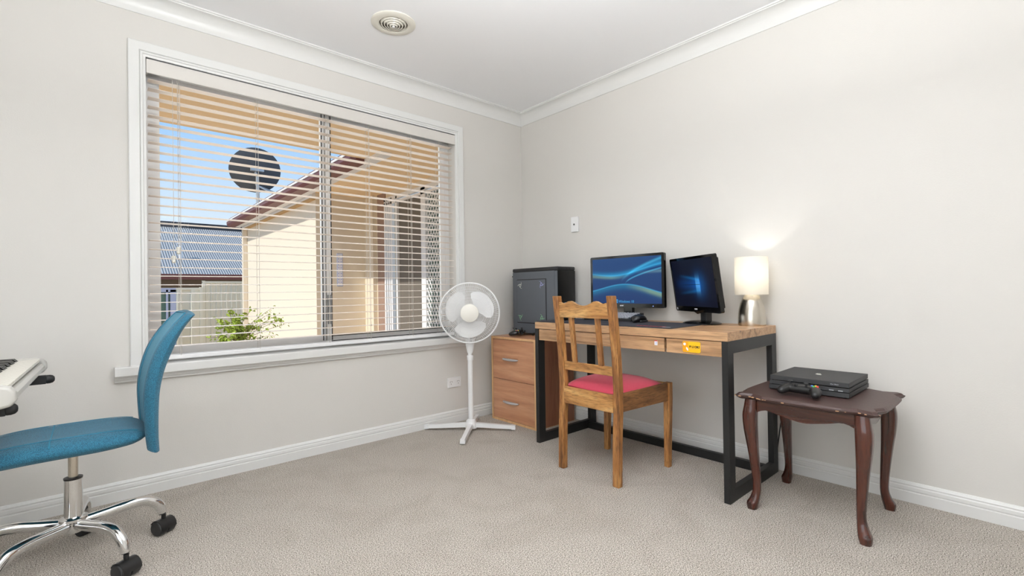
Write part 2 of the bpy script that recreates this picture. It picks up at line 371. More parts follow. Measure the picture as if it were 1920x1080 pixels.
# added side window, unseen, to the left of the viewer, for fill light
bm = bm_new(); xa, xb, t_ = XW-0.09, XW-0.04, 0.05
box(bm, xa, xb, LY0, LY0+t_, LZ0, LZ1); box(bm, xa, xb, LY1-t_, LY1, LZ0, LZ1); box(bm, xa, xb, LY0+t_, LY1-t_, LZ0, LZ0+t_); box(bm, xa, xb, LY0+t_, LY1-t_, LZ1-t_, LZ1); box(bm, xa, xb, -2.63, -2.57, LZ0+t_, LZ1-t_)
w2 = struct(finish(bm, 'added_side_window', 'alu'))
bm = bm_new(); box(bm, XW-0.067, XW-0.063, LY0+t_, LY1-t_, LZ0+t_, LZ1-t_); finish(bm, 'pane', 'glass', w2)

# front window frame (sliding aluminium window), casing and sill
W = bpy.data.objects.new('window_1', None); COL.objects.link(W); struct(W)
bm = bm_new(); FY0, FY1 = 0.085, 0.135
box(bm, OX0, OX0+0.050, FY0, FY1, OZ0, OZ1); box(bm, OX1-0.035, OX1, FY0, FY1, OZ0, OZ1)
box(bm, OX0+0.05, OX1-0.035, FY0, FY1, OZ1-0.05, OZ1); box(bm, OX0+0.05, OX1-0.035, FY0, FY1, OZ0, OZ0+0.035)
finish(bm, 'window_frame', 'alu', W)
bm = bm_new()   # fixed sash (left)
box(bm, OX0+0.05, OX0+0.062, 0.105, 0.13, 0.65, 2.068); box(bm, -1.606, -1.584, 0.112, 0.134, 0.65, 2.068); box(bm, OX0+0.062, -1.606, 0.112, 0.134, 0.65, 0.69); box(bm, OX0+0.062, -1.606, 0.112, 0.134, 2.045, 2.068)
finish(bm, 'fixed_sash', 'alu', W)
bm = bm_new()   # sliding sash (right)
box(bm, -1.590, -1.556, 0.086, 0.108, 0.655, 2.066); box(bm, -0.745, -0.708, 0.086, 0.108, 0.655, 2.066)
box(bm, -1.556, -0.745, 0.086, 0.108, 0.655, 0.683); box(bm, -1.556, -0.745, 0.086, 0.108, 2.04, 2.066)
finish(bm, 'sliding_sash', 'alu', W)
bm = bm_new()
for x in (-1.6095, -1.5905, -1.5555): box(bm, x-0.0022, x+0.0022, 0.082, 0.087, 0.66, 2.06)
for z in (0.6855, 0.6545): box(bm, -1.56, -0.70, 0.082, 0.087, z-0.0025, z+0.0025)
finish(bm, 'rubber_seal', 'rubber', W)
bm = bm_new(); box(bm, -1.578, -1.563, 0.070, 0.086, 0.80, 0.90, 0.003); box(bm, -1.583, -1.558, 0.076, 0.086, 0.76, 0.94, 0.002); finish(bm, 'latch', 'grey', W)
for nm, a, b_, y in (('pane', OX0+0.06, -1.606, 0.122), ('pane', -1.556, -0.745, 0.097)):
    bm = bm_new(); box(bm, a, b_, y-0.002, y+0.002, 0.68, 2.05); finish(bm, nm, 'glass', W)
def casing_prof():   # distance from opening edge outwards, protrusion
    return [(0.0, 0.0), (0.0, 0.010), (0.010, 0.012), (0.013, 0.016), (0.020, 0.016), (0.023, 0.012), (0.026, 0.019), (0.064, 0.019), (0.067, 0.016), (0.067, 0.0)]
bm = bm_new(); rings = []
cx0, cx1, cz1 = OX0, OX1, 2.106
for k, (x, z, dx, dz) in enumerate(((cx0, 0.62, -1, 0), (cx0, cz1, -1, 1), (cx1, cz1, 1, 1), (cx1, 0.62, 1, 0))):
    rings.append([(x+dx*u, -v, z+dz*u) for u, v in casing_prof()])
loft(bm, rings); finish(bm, 'window_casing', 'trim', W)
bm = bm_new()
prism(bm, [(0.085, 0.620), (-0.048, 0.620), (-0.050, 0.616), (-0.050, 0.580), (-0.046, 0.577), (-0.036, 0.574), (-0.028, 0.566), (-0.026, 0.561), (-0.018, 0.556), (-0.016, 0.548), (0, 0.546), (0.0, 0.600), (0.085, 0.600)], 'x', OX0-0.125, OX1+0.125)
finish(bm, 'window_sill', 'trim', W)

# ------------------------------------------------------------------ venetian blind
BL = thing('venetian_blind', 'open cream venetian blind hanging in the front window', 'blind', (-1.575, 0.03, 2.10))
bm = bm_new(); box(bm, OX0+0.002, OX1-0.002, -0.012, -0.002, 2.030, 2.098, 0.002); box(bm, OX0+0.002, OX0+0.008, -0.002, 0.02, 2.032, 2.096); box(bm, OX1-0.008, OX1-0.002, -0.002, 0.02, 2.032, 2.096)
finish(bm, 'valance', 'valance', BL)
bm = bm_new(); box(bm, OX0+0.012, OX1-0.012, 0.004, 0.056, 2.050, 2.106); finish(bm, 'headrail', 'grey', BL)
NS = 31; z_top = 2.008; pitch = 0.0437
slat_me = None
for i in range(NS):
    z = z_top-i*pitch
    if slat_me is None:
        bm = bm_new(); L0, L1 = OX0+0.010, OX1-0.016
        prof = [(-0.025, -0.0008), (-0.0245, 0.0010), (-0.012, 0.0026), (0, 0.0032), (0.012, 0.0026), (0.0245, 0.0010), (0.025, -0.0008), (0.012, 0.0004), (0, 0.0008), (-0.012, 0.0004)]
        prism(bm, prof, 'x', L0, L1)
        o = finish(bm, 'slat', 'slat', BL); o.location = (0, 0.030, z); slat_me = o; o.matrix_parent_inverse = BL.matrix_basis.inverted()
    else:
        c = slat_me.copy(); COL.objects.link(c); c.parent = BL; c.matrix_parent_inverse = BL.matrix_basis.inverted(); c.location = (0, 0.030, z)
bm = bm_new(); box(bm, OX0+0.010, OX1-0.016, 0.005, 0.055, 0.632, 0.654, 0.004); finish(bm, 'bottom_rail', 'plastic', BL)
for x in (-2.345, -1.985, -1.60, -1.335, -1.03, -0.80):
    bm = bm_new()
    for y in (0.0035, 0.0565): box(bm, x-0.0008, x+0.0008, y-0.0008, y+0.0008, 0.65, 2.04)
    for i in range(NS): box(bm, x-0.0006, x+0.0006, 0.004, 0.056, z_top-i*pitch-0.0025, z_top-i*pitch-0.0015)
    box(bm, x+0.006, x+0.0074, 0.029, 0.031, 0.65, 2.04)
    finish(bm, 'ladder_cord', 'cord', BL)
for x, zb in ((-2.372, 1.145), (-2.352, 1.19)):
    bm = bm_new(); tube(bm, [(x, 0.001, 2.03), (x+0.001, 0.0005, 1.6), (x, 0.001, zb)], 0.001, 6); c = finish(bm, 'pull_cord', 'cord', BL)
    bm = bm_new(); lathe(bm, [(0.001, 0.0), (0.009, -0.002), (0.011, -0.006), (0.007, -0.022), (0.009, -0.032), (0.004, -0.038), (0.001, -0.038)], (x, 0.001, zb+0.004), 12); finish(bm, 'tassel', 'ivory', c, smooth=40)

# ------------------------------------------------------------------ ceiling vent, wall plates
V = thing('ceiling_vent', 'round cream air vent with concentric rings in the ceiling', 'vent', (-1.455, -0.57, CEIL))
bm = bm_new(); lathe(bm, [(0.117, 0), (0.117, -0.004), (0.112, -0.008), (0.082, -0.012), (0.076, -0.010), (0.074, 0.0)], V.location, 48); finish(bm, 'flange', 'ivory', V, smooth=50)
bm = bm_new(); cyl(bm, (V.location.x, V.location.y, CEIL-0.001), 0.075, 0.0005, 32); finish(bm, 'backing', mat('vent_recess', (96, 90, 80), 0.8), V)
for i, (R, z) in enumerate(((0.062, -0.012), (0.047, -0.015), (0.032, -0.018), (0.018, -0.021))):
    bm = bm_new(); lathe(bm, [(R-0.003, z), (R+0.002, z), (R+0.006, z+0.010), (R+0.003, z+0.010), (R-0.003, z)], V.location, 40); finish(bm, 'ring', 'ivory', V, smooth=50)
bm = bm_new(); lathe(bm, [(0.0001, -0.024), (0.008, -0.023), (0.009, -0.012), (0.0001, -0.012)], V.location, 20); finish(bm, 'centre_cap', 'plastic', V, smooth=50)
bm = bm_new(); box(bm, V.location.x-0.002, V.location.x+0.002, V.location.y-0.072, V.location.y+0.072, CEIL-0.010, CEIL-0.004); finish(bm, 'crossbar', 'ivory', V)

O = thing('power_outlet', 'white double power outlet low on the window wall behind the fan', 'outlet', (-0.704, 0, 0.291))
bm = bm_new(); box(bm, -0.761, -0.647, -0.010, 0, 0.255, 0.328, 0.003); finish(bm, 'cover_plate', 'plastic', O)
for x in (-0.735, -0.673):
    bm = bm_new()
    for dx, dz, a in ((-0.007, 0.006, 0.5), (0.007, 0.006, -0.5), (0, -0.010, 0)):
        box(bm, -0.0012, 0.0012, -0.0108, -0.0098, -0.0042, 0.0042, M=at(x+dx, 0, 0.291+dz) @ Matrix.Rotation(a, 4, 'Y'))
    finish(bm, 'pin_socket', 'dark_hole', O)
for x in (-0.746, -0.662):
    bm = bm_new(); box(bm, x-0.006, x+0.006, -0.0135, -0.009, 0.306, 0.318, 0.001); finish(bm, 'switch', 'plastic', O)
A = thing('antenna_socket', 'white wall plate with one round black socket above the monitors', 'wall plate', (0, -0.577, 1.434))
bm = bm_new(); box(bm, -0.011, 0, -0.612, -0.542, 1.378, 1.490, 0.003); finish(bm, 'cover_plate', 'plastic', A)
bm = bm_new(); lathe(bm, [(0.012, 0), (0.011, 0.003), (0.0075, 0.003)], (0, 0, 0), 24, M=Matrix.Rotation(-PI/2, 4, 'Y')); bmesh.ops.translate(bm, vec=(-0.011, -0.574, 1.434), verts=bm.verts); finish(bm, 'socket_ring', 'plastic', A, smooth=40)
bm = bm_new(); cyl(bm, (-0.0135, -0.574, 1.434), 0.0065, 0.002, 20, axis='x'); finish(bm, 'socket_hole', 'ink', A)

# added pendant bowl, unseen above the view, as a fitting for the fill lights
PL = thing('added_pendant', 'added white uplighter bowl out of frame, fitting for the fill lights', 'lamp', (-2.12, -2.42, CEIL))
bm = bm_new(); cyl(bm, (-2.12, -2.42, 1.80), 0.004, 0.60, 8); finish(bm, 'flex', 'cord', PL)
bm = bm_new(); lathe(bm, [(0.05, 0), (0.05, -0.02), (0.0001, -0.025)], PL.location, 20); finish(bm, 'ceiling_rose', 'plastic', PL)
bm = bm_new(); lathe(bm, [(0.0001, 1.805), (0.20, 1.805), (0.27, 1.83), (0.274, 1.828), (0.20, 1.800), (0.0001, 1.800)], (-2.12, -2.42, 0), 40); finish(bm, 'bowl', 'shade', PL, smooth=40)

# ------------------------------------------------------------------ desk
DX0, DX1, DY0, DY1 = -0.600, -0.042, -1.952, -0.748
D = thing('desk', 'oak-look writing desk with black square metal frame against the wall', 'desk', (-0.32, -1.35, 0))
bm = bm_new(); box(bm, DX0, DX1, DY0, DY1, 0.712, 0.752, 0.0008, 1); finish(bm, 'desktop', 'desk', D)
for y0, y1 in ((DY0, DY0+0.027), (DY1-0.027, DY1)):
    fb = bm_new()
    box(fb, DX0, DX0+0.056, y0, y1, 0, 0.712); box(fb, DX1-0.056, DX1, y0, y1, 0, 0.712)
    box(fb, DX0+0.056, DX1-0.056, y0, y1, 0, 0.056); box(fb, DX0+0.056, DX1-0.056, y0, y1, 0.656, 0.712)
    finish(fb, 'leg_frame', 'black', D)
bm = bm_new(); box(bm, -0.130, -0.105, DY0+0.027, DY1-0.027, 0.0, 0.045); finish(bm, 'floor_rail', 'black', D)
for y0, y1 in ((-1.641, -0.777), (-1.924, -1.653)):
    bm = bm_new(); box(bm, DX0+0.006, DX0+0.022, y0, y1, 0.641, 0.7085, 0.0006, 1); box(bm, DX0+0.022, DX0+0.40, y0+0.01, y1-0.01, 0.655, 0.700); finish(bm, 'drawer', 'desk', D)
bm = bm_new(); box(bm, -0.56, -0.545, -1.654, -1.640, 0.650, 0.712); finish(bm, 'divider', 'blackm', D)
# card with lettering stuck on the short drawer
K = thing('yellow_card', 'yellow card reading R U OK stuck on the short desk drawer', 'card', (-0.597, -1.782, 0.677))
def rrect(w_, h_, r, n=5, flatleft=False):
    pts = []
    for cx_, cy_, a0 in ((w_/2-r, h_/2-r, 0), (-w_/2+r, h_/2-r, PI/2), (-w_/2+r, -h_/2+r, PI), (w_/2-r, -h_/2+r, 1.5*PI)):
        for i in range(n+1):
            a = a0+PI/2*i/n; pts.append((cx_+r*math.cos(a), cy_+r*math.sin(a)))
    return pts
kc = (-1.782, 0.6755); 
bm = bm_new(); prism(bm, [(kc[0]+u, kc[1]+v) for u, v in rrect(0.086, 0.050, 0.006)], 'x', -0.5975, -0.594); finish(bm, 'card_body', 'yellow', K)
bm = bm_new(); box(bm, -0.5981, -0.5974, kc[0]+0.014, kc[0]+0.041, kc[1]-0.023, kc[1]+0.023); finish(bm, 'picture_panel', 'yellow2', K)
bm = bm_new(); prism(bm, [(kc[0]+0.0325+0.0065*math.cos(a), kc[1]+0.012+0.0065*math.sin(a)) for a in [i*PI/8 for i in range(16)]], 'x', -0.5984, -0.598)
prism(bm, [(kc[0]+0.020+0.0045*math.cos(a)+0.003*math.sin(a), kc[1]-0.010+0.008*math.sin(a)) for a in [i*PI/8 for i in range(16)]], 'x', -0.5984, -0.598); finish(bm, 'white_dots', 'whiteink', K)
text_mesh('R U OK?', 0.0135, 'lettering', 'ink', at(-0.598, kc[0]+0.009, kc[1]-0.003) @ TX, K, bold=0.0005)
bm = bm_new(); box(bm, -0.5980, -0.5974, kc[0]-0.034, kc[0]+0.008, kc[1]-0.0075, kc[1]-0.0066); finish(bm, 'small_print_line', 'tan', K)
S = thing('sticker', 'tiny red and white sticker on the long desk drawer', 'sticker', (-0.5945, -1.596, 0.689))
bm = bm_new(); box(bm, -0.5948, -0.594, -1.6045, -1.588, 0.670, 0.694); finish(bm, 'sticker_face', 'whiteink', S)
bm = bm_new(); box(bm, -0.5951, -0.5948, -1.6045, -1.588, 0.6895, 0.694); finish(bm, 'red_band', 'padred', S)
bm = bm_new(); box(bm, -0.5951, -0.5948, -1.602, -1.594, 0.681, 0.6835); box(bm, -0.5951, -0.5948, -1.6, -1.593, 0.676, 0.6775); finish(bm, 'print_mark', 'violetink', S)

# ------------------------------------------------------------------ mouse pad, keyboard, mouse
P = thing('mouse_pad', 'long black cloth desk mat with a red mark at its corner', 'mouse pad', (-0.385, -1.196, 0.752))
bm = bm_new(); prism(bm, [(-0.385+u, -1.196+v) for u, v in rrect(0.385, 0.935, 0.02)], 'z', 0.752, 0.7555); finish(bm, 'mat', 'pad', P)
bm = bm_new()
for i in range(9):
    y = -1.43-0.019*i; box(bm, -0.515, -0.502+0.004*(i % 3), y-0.013, y, 0.7555, 0.7558)
finish(bm, 'red_print', 'padred', P)
bm = bm_new(); box(bm, -0.530, -0.520, -1.635, -1.590, 0.7555, 0.7558); finish(bm, 'white_print', 'padwhite', P)

KB = thing('keyboard', 'black gaming keyboard with pale keycaps under the left monitor', 'keyboard', (-0.27, -1.03, 0.7555))
def kb_z(x): return 0.7675+(x+0.275)*0.20     # rises towards the wall
bm = bm_new(); prism(bm, [(-0.280, 0.7555), (-0.142, 0.7555), (-0.142, 0.801), (-0.275, 0.7715), (-0.280, 0.767)], 'y', -1.236, -0.880); finish(bm, 'case', 'blackp', KB)
rows = 6; caps = 0; rest = bm_new()
for r in range(rows):
    x = -0.268+r*0.0205; y = -0.890; k = 0
    while y > -1.208:
        wd = 0.0145
        if r == 0 and k == 3: wd = 0.105
        elif (k == 0 or y < -1.18) and r < 5: wd = 0.022
        M_ = at(x+0.008, y-wd/2, kb_z(x)+0.008) @ Matrix.Rotation(-0.2, 4, 'Y')
        bm = bm_new() if caps < 100 else rest
        box(bm, -0.0070, 0.0070, -wd/2, wd/2, -0.004, 0.005, 0.0015, 1, M=M_); y -= wd+0.0050
        if caps < 100: finish(bm, 'keycap', 'keycap', KB)
        caps += 1; k += 1
if caps > 100: o = finish(rest, 'keycaps', 'keycap', KB); o['kind'] = 'stuff'
else: rest.free()

MS = thing('computer_mouse', 'black gaming mouse at the right end of the keyboard', 'mouse', (-0.285, -1.30, 0.7555))
bm = bm_new(); rings = []
for i in range(11):
    t = i/10; x = -0.350+0.118*t
    hw = 0.031*math.sqrt(max(0.02, 1-(2*t-1)**4)); hh = 0.046*(math.sin(PI*min(1, 0.18+t*0.72))**0.7)*(1 if t > 0.02 else .5)
    ring = []
    for j in range(16):
        a = 2*PI*j/16; c_, s_ = math.cos(a), math.sin(a)
        ring.append((x, -1.30+hw*c_, 0.7562+max(0, hh*(s_*0.5+0.5)**0.8)))
    rings.append(ring)
loft(bm, rings); finish(bm, 'mouse_body', 'blackp', MS, smooth=60)
bm = bm_new(); cyl(bm, (-0.255, -1.304, 0.789), 0.008, 0.008, 16, axis='y'); finish(bm, 'scroll_wheel', 'grey', MS)
bm = bm_new(); box(bm, -0.325, -0.255, -1.338, -1.325, 0.7562, 0.770, 0.004); finish(bm, 'thumb_rest', 'blackm', MS)

HS = thing('headset', 'black headset on the desk between the computer tower and keyboard', 'headset', (-0.36, -0.83, 0.7555))
bm = bm_new()
for y in (-0.80,): lathe(bm, [(0.0001, 0), (0.035, 0.001), (0.040, 0.010), (0.038, 0.024), (0.028, 0.028), (0.0001, 0.028)], (-0.40, -0.80, 0.7557), 24)
finish(bm, 'ear_cup', 'blackp', HS, smooth=40)
bm = bm_new(); lathe(bm, [(0.0001, 0), (0.035, 0.001), (0.040, 0.010), (0.038, 0.024), (0.028, 0.028), (0.0001, 0.028)], (-0.155, -0.80, 0.7557), 24); finish(bm, 'ear_cup', 'blackp', HS, smooth=40)
bm = bm_new(); tube(bm, smooth_path([(-0.40, -0.79, 0.775), (-0.405, -0.775, 0.815), (-0.36, -0.765, 0.85), (-0.28, -0.762, 0.862), (-0.20, -0.765, 0.85), (-0.150, -0.775, 0.815), (-0.155, -0.79, 0.775)], 5), 0.006, 8, flat=1.6); finish(bm, 'headband', 'grey', HS, smooth=True)

# ------------------------------------------------------------------ screens: shader expression helper
class E:
    t = None
    def __init__(s, k): s.k = k
    @staticmethod
    def op(o, *a, clamp=False):
        n = E.t.nodes.new('ShaderNodeMath'); n.operation = o; n.use_clamp = clamp
        for i, v in enumerate(a):
            if isinstance(v, E): E.t.links.new(v.k, n.inputs[i])
            else: n.inputs[i].default_value = v
        return E(n.outputs[0])
    def __add__(s, o): return E.op('ADD', s, o)
    __radd__ = __add__
    def __mul__(s, o): return E.op('MULTIPLY', s, o)
    __rmul__ = __mul__
    def __sub__(s, o): return E.op('SUBTRACT', s, o)
    def __rsub__(s, o): return E.op('SUBTRACT', o, s)
    def __truediv__(s, o): return E.op('DIVIDE', s, o)
def gauss(x, wd): q = x/wd; return E.op('EXPONENT', (q*q)*-1.0)
def sstep(x, a, b): return E.op('MINIMUM', E.op('MAXIMUM', (x-a)/(b-a), 0.0), 1.0)
def screen_mat(name, fn, strength=1.0):
    m, t, b = new_mat(name); E.t = t
    uv = t.nodes.new('ShaderNodeUVMap'); sp = t.nodes.new('ShaderNodeSeparateXYZ'); t.links.new(uv.outputs[0], sp.inputs[0])
    u, v = E(sp.outputs[0]), E(sp.outputs[1]); r, g, bl = fn(u, v)
    cb = t.nodes.new('ShaderNodeCombineXYZ')
    for i, x in enumerate((r, g, bl)): t.links.new(x.k, cb.inputs[i])
    b.inputs['Base Color'].default_value = (0.005, 0.005, 0.006, 1); b.inputs['Roughness'].default_value = 0.35; b.inputs['Specular IOR Level'].default_value = 0.15
    t.links.new(cb.outputs[0], b.inputs['Emission Color']); b.inputs['Emission Strength'].default_value = strength
    return m
def wall1(u, v):
    R = u*0.0+0.016; G = v*0.02+0.045; B = v*0.05+0.15
    def band(mask, c):
        nonlocal R, G, B
        R = R+mask*c[0]; G = G+mask*c[1]; B = B+mask*c[2]
    sinu = lambda k, ph: E.op('SINE', u*k+ph)
    c1 = sinu(4.6, 2.9)*0.075+u*0.12+0.66
    band(gauss(v-c1, 0.055)*(sstep(u, -0.2, 0.3)), (0.0, 0.16, 0.28)); band(gauss(v-c1+0.015, 0.016), (0.02, 0.14, 0.20))
    c2 = sinu(5.2, 2.6)*0.05+u*0.10+0.585
    band(gauss(v-c2, 0.035)*(1.0-sstep(u, 0.3, 0.55)), (0.10, 0.15, 0.02))
    c3 = E.op('POWER', sstep(u, 0.40, 1.0), 0.5)*0.62+0.33
    band(gauss(v-c3, 0.03)*sstep(u, 0.44, 0.6), (0.03, 0.24, 0.34))
    c3b = E.op('POWER', sstep(u, 0.50, 1.05), 0.55)*0.34+0.42
    band(gauss(v-c3b, 0.014)*sstep(u, 0.5, 0.56), (0.04, 0.26, 0.36))
    c3c = E.op('POWER', sstep(u, 0.45, 1.0), 0.5)*0.36+0.42
    band(gauss(v-c3c, 0.018)*sstep(u, 0.6, 0.75), (-0.01, -0.04, -0.05))
    c4 = sinu(4.4, -0.7)*0.105+0.345-(u*0.06)
    below = sstep(c4-v, 0.0, 0.01)
    band(below*gauss(v-c4, 0.10), (0.0, 0.10, 0.14)); band(gauss(v-c4, 0.012), (0.03, 0.22, 0.34))
    band(below*gauss(v-c4+0.045, 0.055)*sstep(u, 0.5, 0.85), (0.16, 0.18, -0.02))
    band(gauss(v-(0.62+u*0.06), 0.03)*sstep(u, 0.65, 1.0), (0.09, 0.16, 0.12))
    return R, G, B
def wall2(u, v):
    # light shining through a tilted four-pane window in the right half
    du = u-0.66; ray = gauss(v-0.46-(0.66-u)*0.06, 0.12)*sstep(du, -0.62, 0.0)*(1.0-sstep(u, 0.66, 0.70))
    R = ray*0.0+0.0015; G = ray*0.055+0.003; B = ray*0.24+0.013
    glow = gauss(du, 0.13)*gauss(v-0.46, 0.22); G = G+glow*0.055; B = B+glow*0.20
    top = gauss(v-0.56-(0.66-u)*0.22, 0.03)*sstep(du, -0.5, 0.0)*(1.0-sstep(u, 0.655, 0.665)); bot = gauss(v-0.34+(0.66-u)*0.12, 0.03)*sstep(du, -0.55, 0.0)*(1.0-sstep(u, 0.655, 0.665))
    G = G+top*0.10+bot*0.07; B = B+top*0.26+bot*0.18
    line = gauss(v-0.465, 0.006)*sstep(u, 0.15, 0.3)*(1.0-sstep(u, 0.66, 0.67)); keep = 1.0-line*0.9
    pane = sstep(u, 0.565, 0.57)*(1.0-sstep(u, 0.665, 0.67))*gauss(v-0.46, 0.14); G = G+pane*0.20; B = B+pane*0.30; R = R+pane*0.06
    return R*keep, G*keep, B*keep
MT['screen1'] = screen_mat('left_screen_picture', wall1, 1.0)
MT['screen2'] = screen_mat('right_screen_picture', wall2, 1.0)
MT['wincyan'] = emit('screen_lettering', (60, 150, 205)); MT['led'] = emit('power_led', (150, 180, 255), 2.0)

def build_monitor(name, label, loc, yaw, tilt, w_, h_, mat_screen, base_z, cz, round_base, bez=(0.018, 0.016, 0.026), off=(0, 0)):
    """local frame: screen looks along -x, +y is picture left; loc is the foot's centre"""
    T = thing(name, label, 'monitor', loc, yaw)
    parts = []
    R = Matrix.Translation((off[0], off[1], cz-loc[2])) @ Matrix.Rotation(tilt, 4, 'Y')
    def fin(bm, nm, m, par=None, **kw):
        bmesh.ops.transform(bm, matrix=R, verts=bm.verts); o = finish(bm, nm, m, None, **kw); o.parent = par or T; return o
    bm = bm_new(); prism(bm, [(u, v) for u, v in rrect(w_, h_, 0.010)], 'x', -0.012, 0.010)
    box(bm, 0.010, 0.032, -w_/2+0.02, w_/2-0.02, -h_/2+0.02, h_/2-0.02, 0.006)
    case = fin(bm, 'case', 'gloss')
    sw, st, sb = bez
    bm = bm_new(); ly = bm.loops.layers.uv.new('UVMap')
    y0, y1, z0, z1 = w_/2-sw, -w_/2+sw, -h_/2+sb, h_/2-st
    vs = [bm.verts.new((-0.0125, y, z)) for y, z in ((y0, z0), (y1, z0), (y1, z1), (y0, z1))]
    f = bm.faces.new(vs)
    for l, uv in zip(f.loops, ((0, 0), (1, 0), (1, 1), (0, 1))): l[ly].uv = uv
    vb = [bm.verts.new((-0.0118, y, z)) for y, z in ((y0, z0), (y1, z0), (y1, z1), (y0, z1))]; bm.faces.new(list(reversed(vb)))
    bmesh.ops.transform(bm, matrix=R, verts=bm.verts)
    me = bpy.data.meshes.new('screen'); bm.to_mesh(me); bm.free(); me.materials.append(MT[mat_screen]); scr = bpy.data.objects.new('screen', me); COL.objects.link(scr); scr.parent = T
    return T, R, scr, (y0, y1, z0, z1)
def child(o, par): o.parent = par; return o
DT = 0.752
# left monitor
T, R, scr, sc_ = build_monitor('monitor', 'wide black monitor showing blue and green waves', (-0.115, -1.093, DT), 0, 0.0, 0.556, 0.335, 'screen1', DT, 1.000, False)
R1 = R
def local_text(s, size, nm, m, x, y, z, par, R, bold=0.0, ext=0.0003):
    o = text_mesh(s, size, nm, m, R @ at(x, y, z) @ TX, par, ext=ext, bold=bold); o.parent = par; o.matrix_parent_inverse = Matrix.Identity(4); return o
bpy.context.view_layer.update()
local_text('Windows 10', 0.0225, 'lettering', 'wincyan', -0.0128, 0.052, -0.136, scr, R, bold=0.0002)
bm = bm_new()
for a in (0, 1):
    for b_ in (0, 1): box(bm, -0.0132, -0.0127, 0.067-a*0.0095, 0.0755-a*0.0095, -0.139+b_*0.013, -0.1275+b_*0.013)
bmesh.ops.transform(bm, matrix=R, verts=bm.verts); child(finish(bm, 'logo_panes', 'wincyan'), scr)
local_text('acer', 0.016, 'maker_mark', 'whiteink', -0.0125, 0.041, -0.159, T, R, bold=0.0004)
bm = bm_new(); box(bm, -0.0127, -0.0119, -0.203, -0.198, -0.158, -0.154); bmesh.ops.transform(bm, matrix=R, verts=bm.verts); child(finish(bm, 'power_light', 'led'), T)
bm = bm_new(); box(bm, 0.012, 0.045, -0.032, 0.032, 0.008, 0.22, 0.006); child(finish(bm, 'stand_neck', 'gloss'), T)
bm = bm_new(); prism(bm, [(0.028+0.050*math.cos(a), 0.115*math.sin(a)) for a in [i*2*PI/32 for i in range(32)]], 'z', 0.0035, 0.012); child(finish(bm, 'stand_foot', 'gloss'), T)
# right monitor (turned to the left)
yaw2, tilt2 = -0.571, -0.137
T2, R2, scr2, sc2 = build_monitor('monitor', 'smaller dark blue monitor turned towards the chair, beside the lamp', (-0.165, -1.618, DT+0.004), yaw2, tilt2, 0.452, 0.308, 'screen2', DT, 0.972, True, (0.016, 0.014, 0.030), off=(-0.030, 0.012))
bpy.context.view_layer.update()
local_text('PHILIPS', 0.009, 'maker_mark', 'whiteink', -0.0125, 0.020, -0.141, T2, R2, bold=0.0003)
bm = bm_new(); box(bm, -0.0128, -0.0119, 0.205, 0.212, -0.146, -0.134); bmesh.ops.transform(bm, matrix=R2, verts=bm.verts); child(finish(bm, 'energy_sticker', 'whiteink'), T2)
bm = bm_new(); prism(bm, [(0.045, -0.150), (0.0, -0.166), (-0.045, -0.150)], 'x', -0.010, 0.004); bmesh.ops.transform(bm, matrix=R2, verts=bm.verts); child(finish(bm, 'control_lip', 'gloss'), T2)
bm = bm_new(); box(bm, 0.008, 0.045, -0.030, 0.030, 0.006, 0.19, 0.006); child(finish(bm, 'stand_neck', 'blackm'), T2)
bm = bm_new(); lathe(bm, [(0.0001, 0.016), (0.06, 0.015), (0.105, 0.008), (0.118, 0.003), (0.118, 0.0), (0.0001, 0.0)], (0, 0, 0), 40, M=Matrix.Diagonal((0.8, 1, 1, 1)).to_3x3()); child(finish(bm, 'stand_foot', 'gloss', smooth=50), T2)

# ------------------------------------------------------------------ table lamp
LX, LY = -0.125, -1.868
LM = thing('table_lamp', 'lit table lamp with white drum shade and brushed steel base', 'lamp', (LX, LY, DT))
bm = bm_new(); lathe(bm, [(0.0001, 0.0), (0.064, 0.0), (0.065, 0.004), (0.066, 0.015), (0.0655, 0.04), (0.062, 0.08), (0.054, 0.115), (0.043, 0.142), (0.034, 0.156), (0.028, 0.160), (0.0001, 0.160)], (LX, LY, DT), 40); finish(bm, 'lamp_base', 'steel', LM, smooth=50)
bm = bm_new(); cyl(bm, (LX, LY, DT+0.160), 0.012, 0.055, 16); finish(bm, 'bulb_holder', 'plastic', LM)
bm = bm_new(); lathe(bm, [(0.079, 0.160), (0.079, 0.353), (0.0775, 0.353), (0.0775, 0.160), (0.079, 0.160)], (LX, LY, DT), 48); finish(bm, 'lamp_shade', 'shade', LM, smooth=50)
bm = bm_new(); lathe(bm, [(0.0001, 0.215), (0.012, 0.216), (0.024, 0.235), (0.024, 0.25), (0.015, 0.268), (0.0001, 0.272)], (LX, LY, DT), 20); finish(bm, 'bulb', emit('lit_bulb', (255, 240, 215), 6), LM, smooth=True)
lp = add_light('lamp_bulb_light', 'POINT', (LX, LY, DT+0.27), 1.8, color=(1.0, 0.975, 0.94), radius=0.02)
bm = bm_new(); tube(bm, smooth_path([(-0.022, -1.90, 0.70), (-0.020, -1.935, 0.52), (-0.030, -1.962, 0.44), (-0.024, -1.978, 0.36), (-0.024, -1.96, 0.24), (-0.022, -1.94, 0.10)], 6), 0.003, 8); tag(finish(bm, 'power_cable', 'blackp', smooth=True), 'thin black cable hanging behind the right back leg of the desk', 'cable')

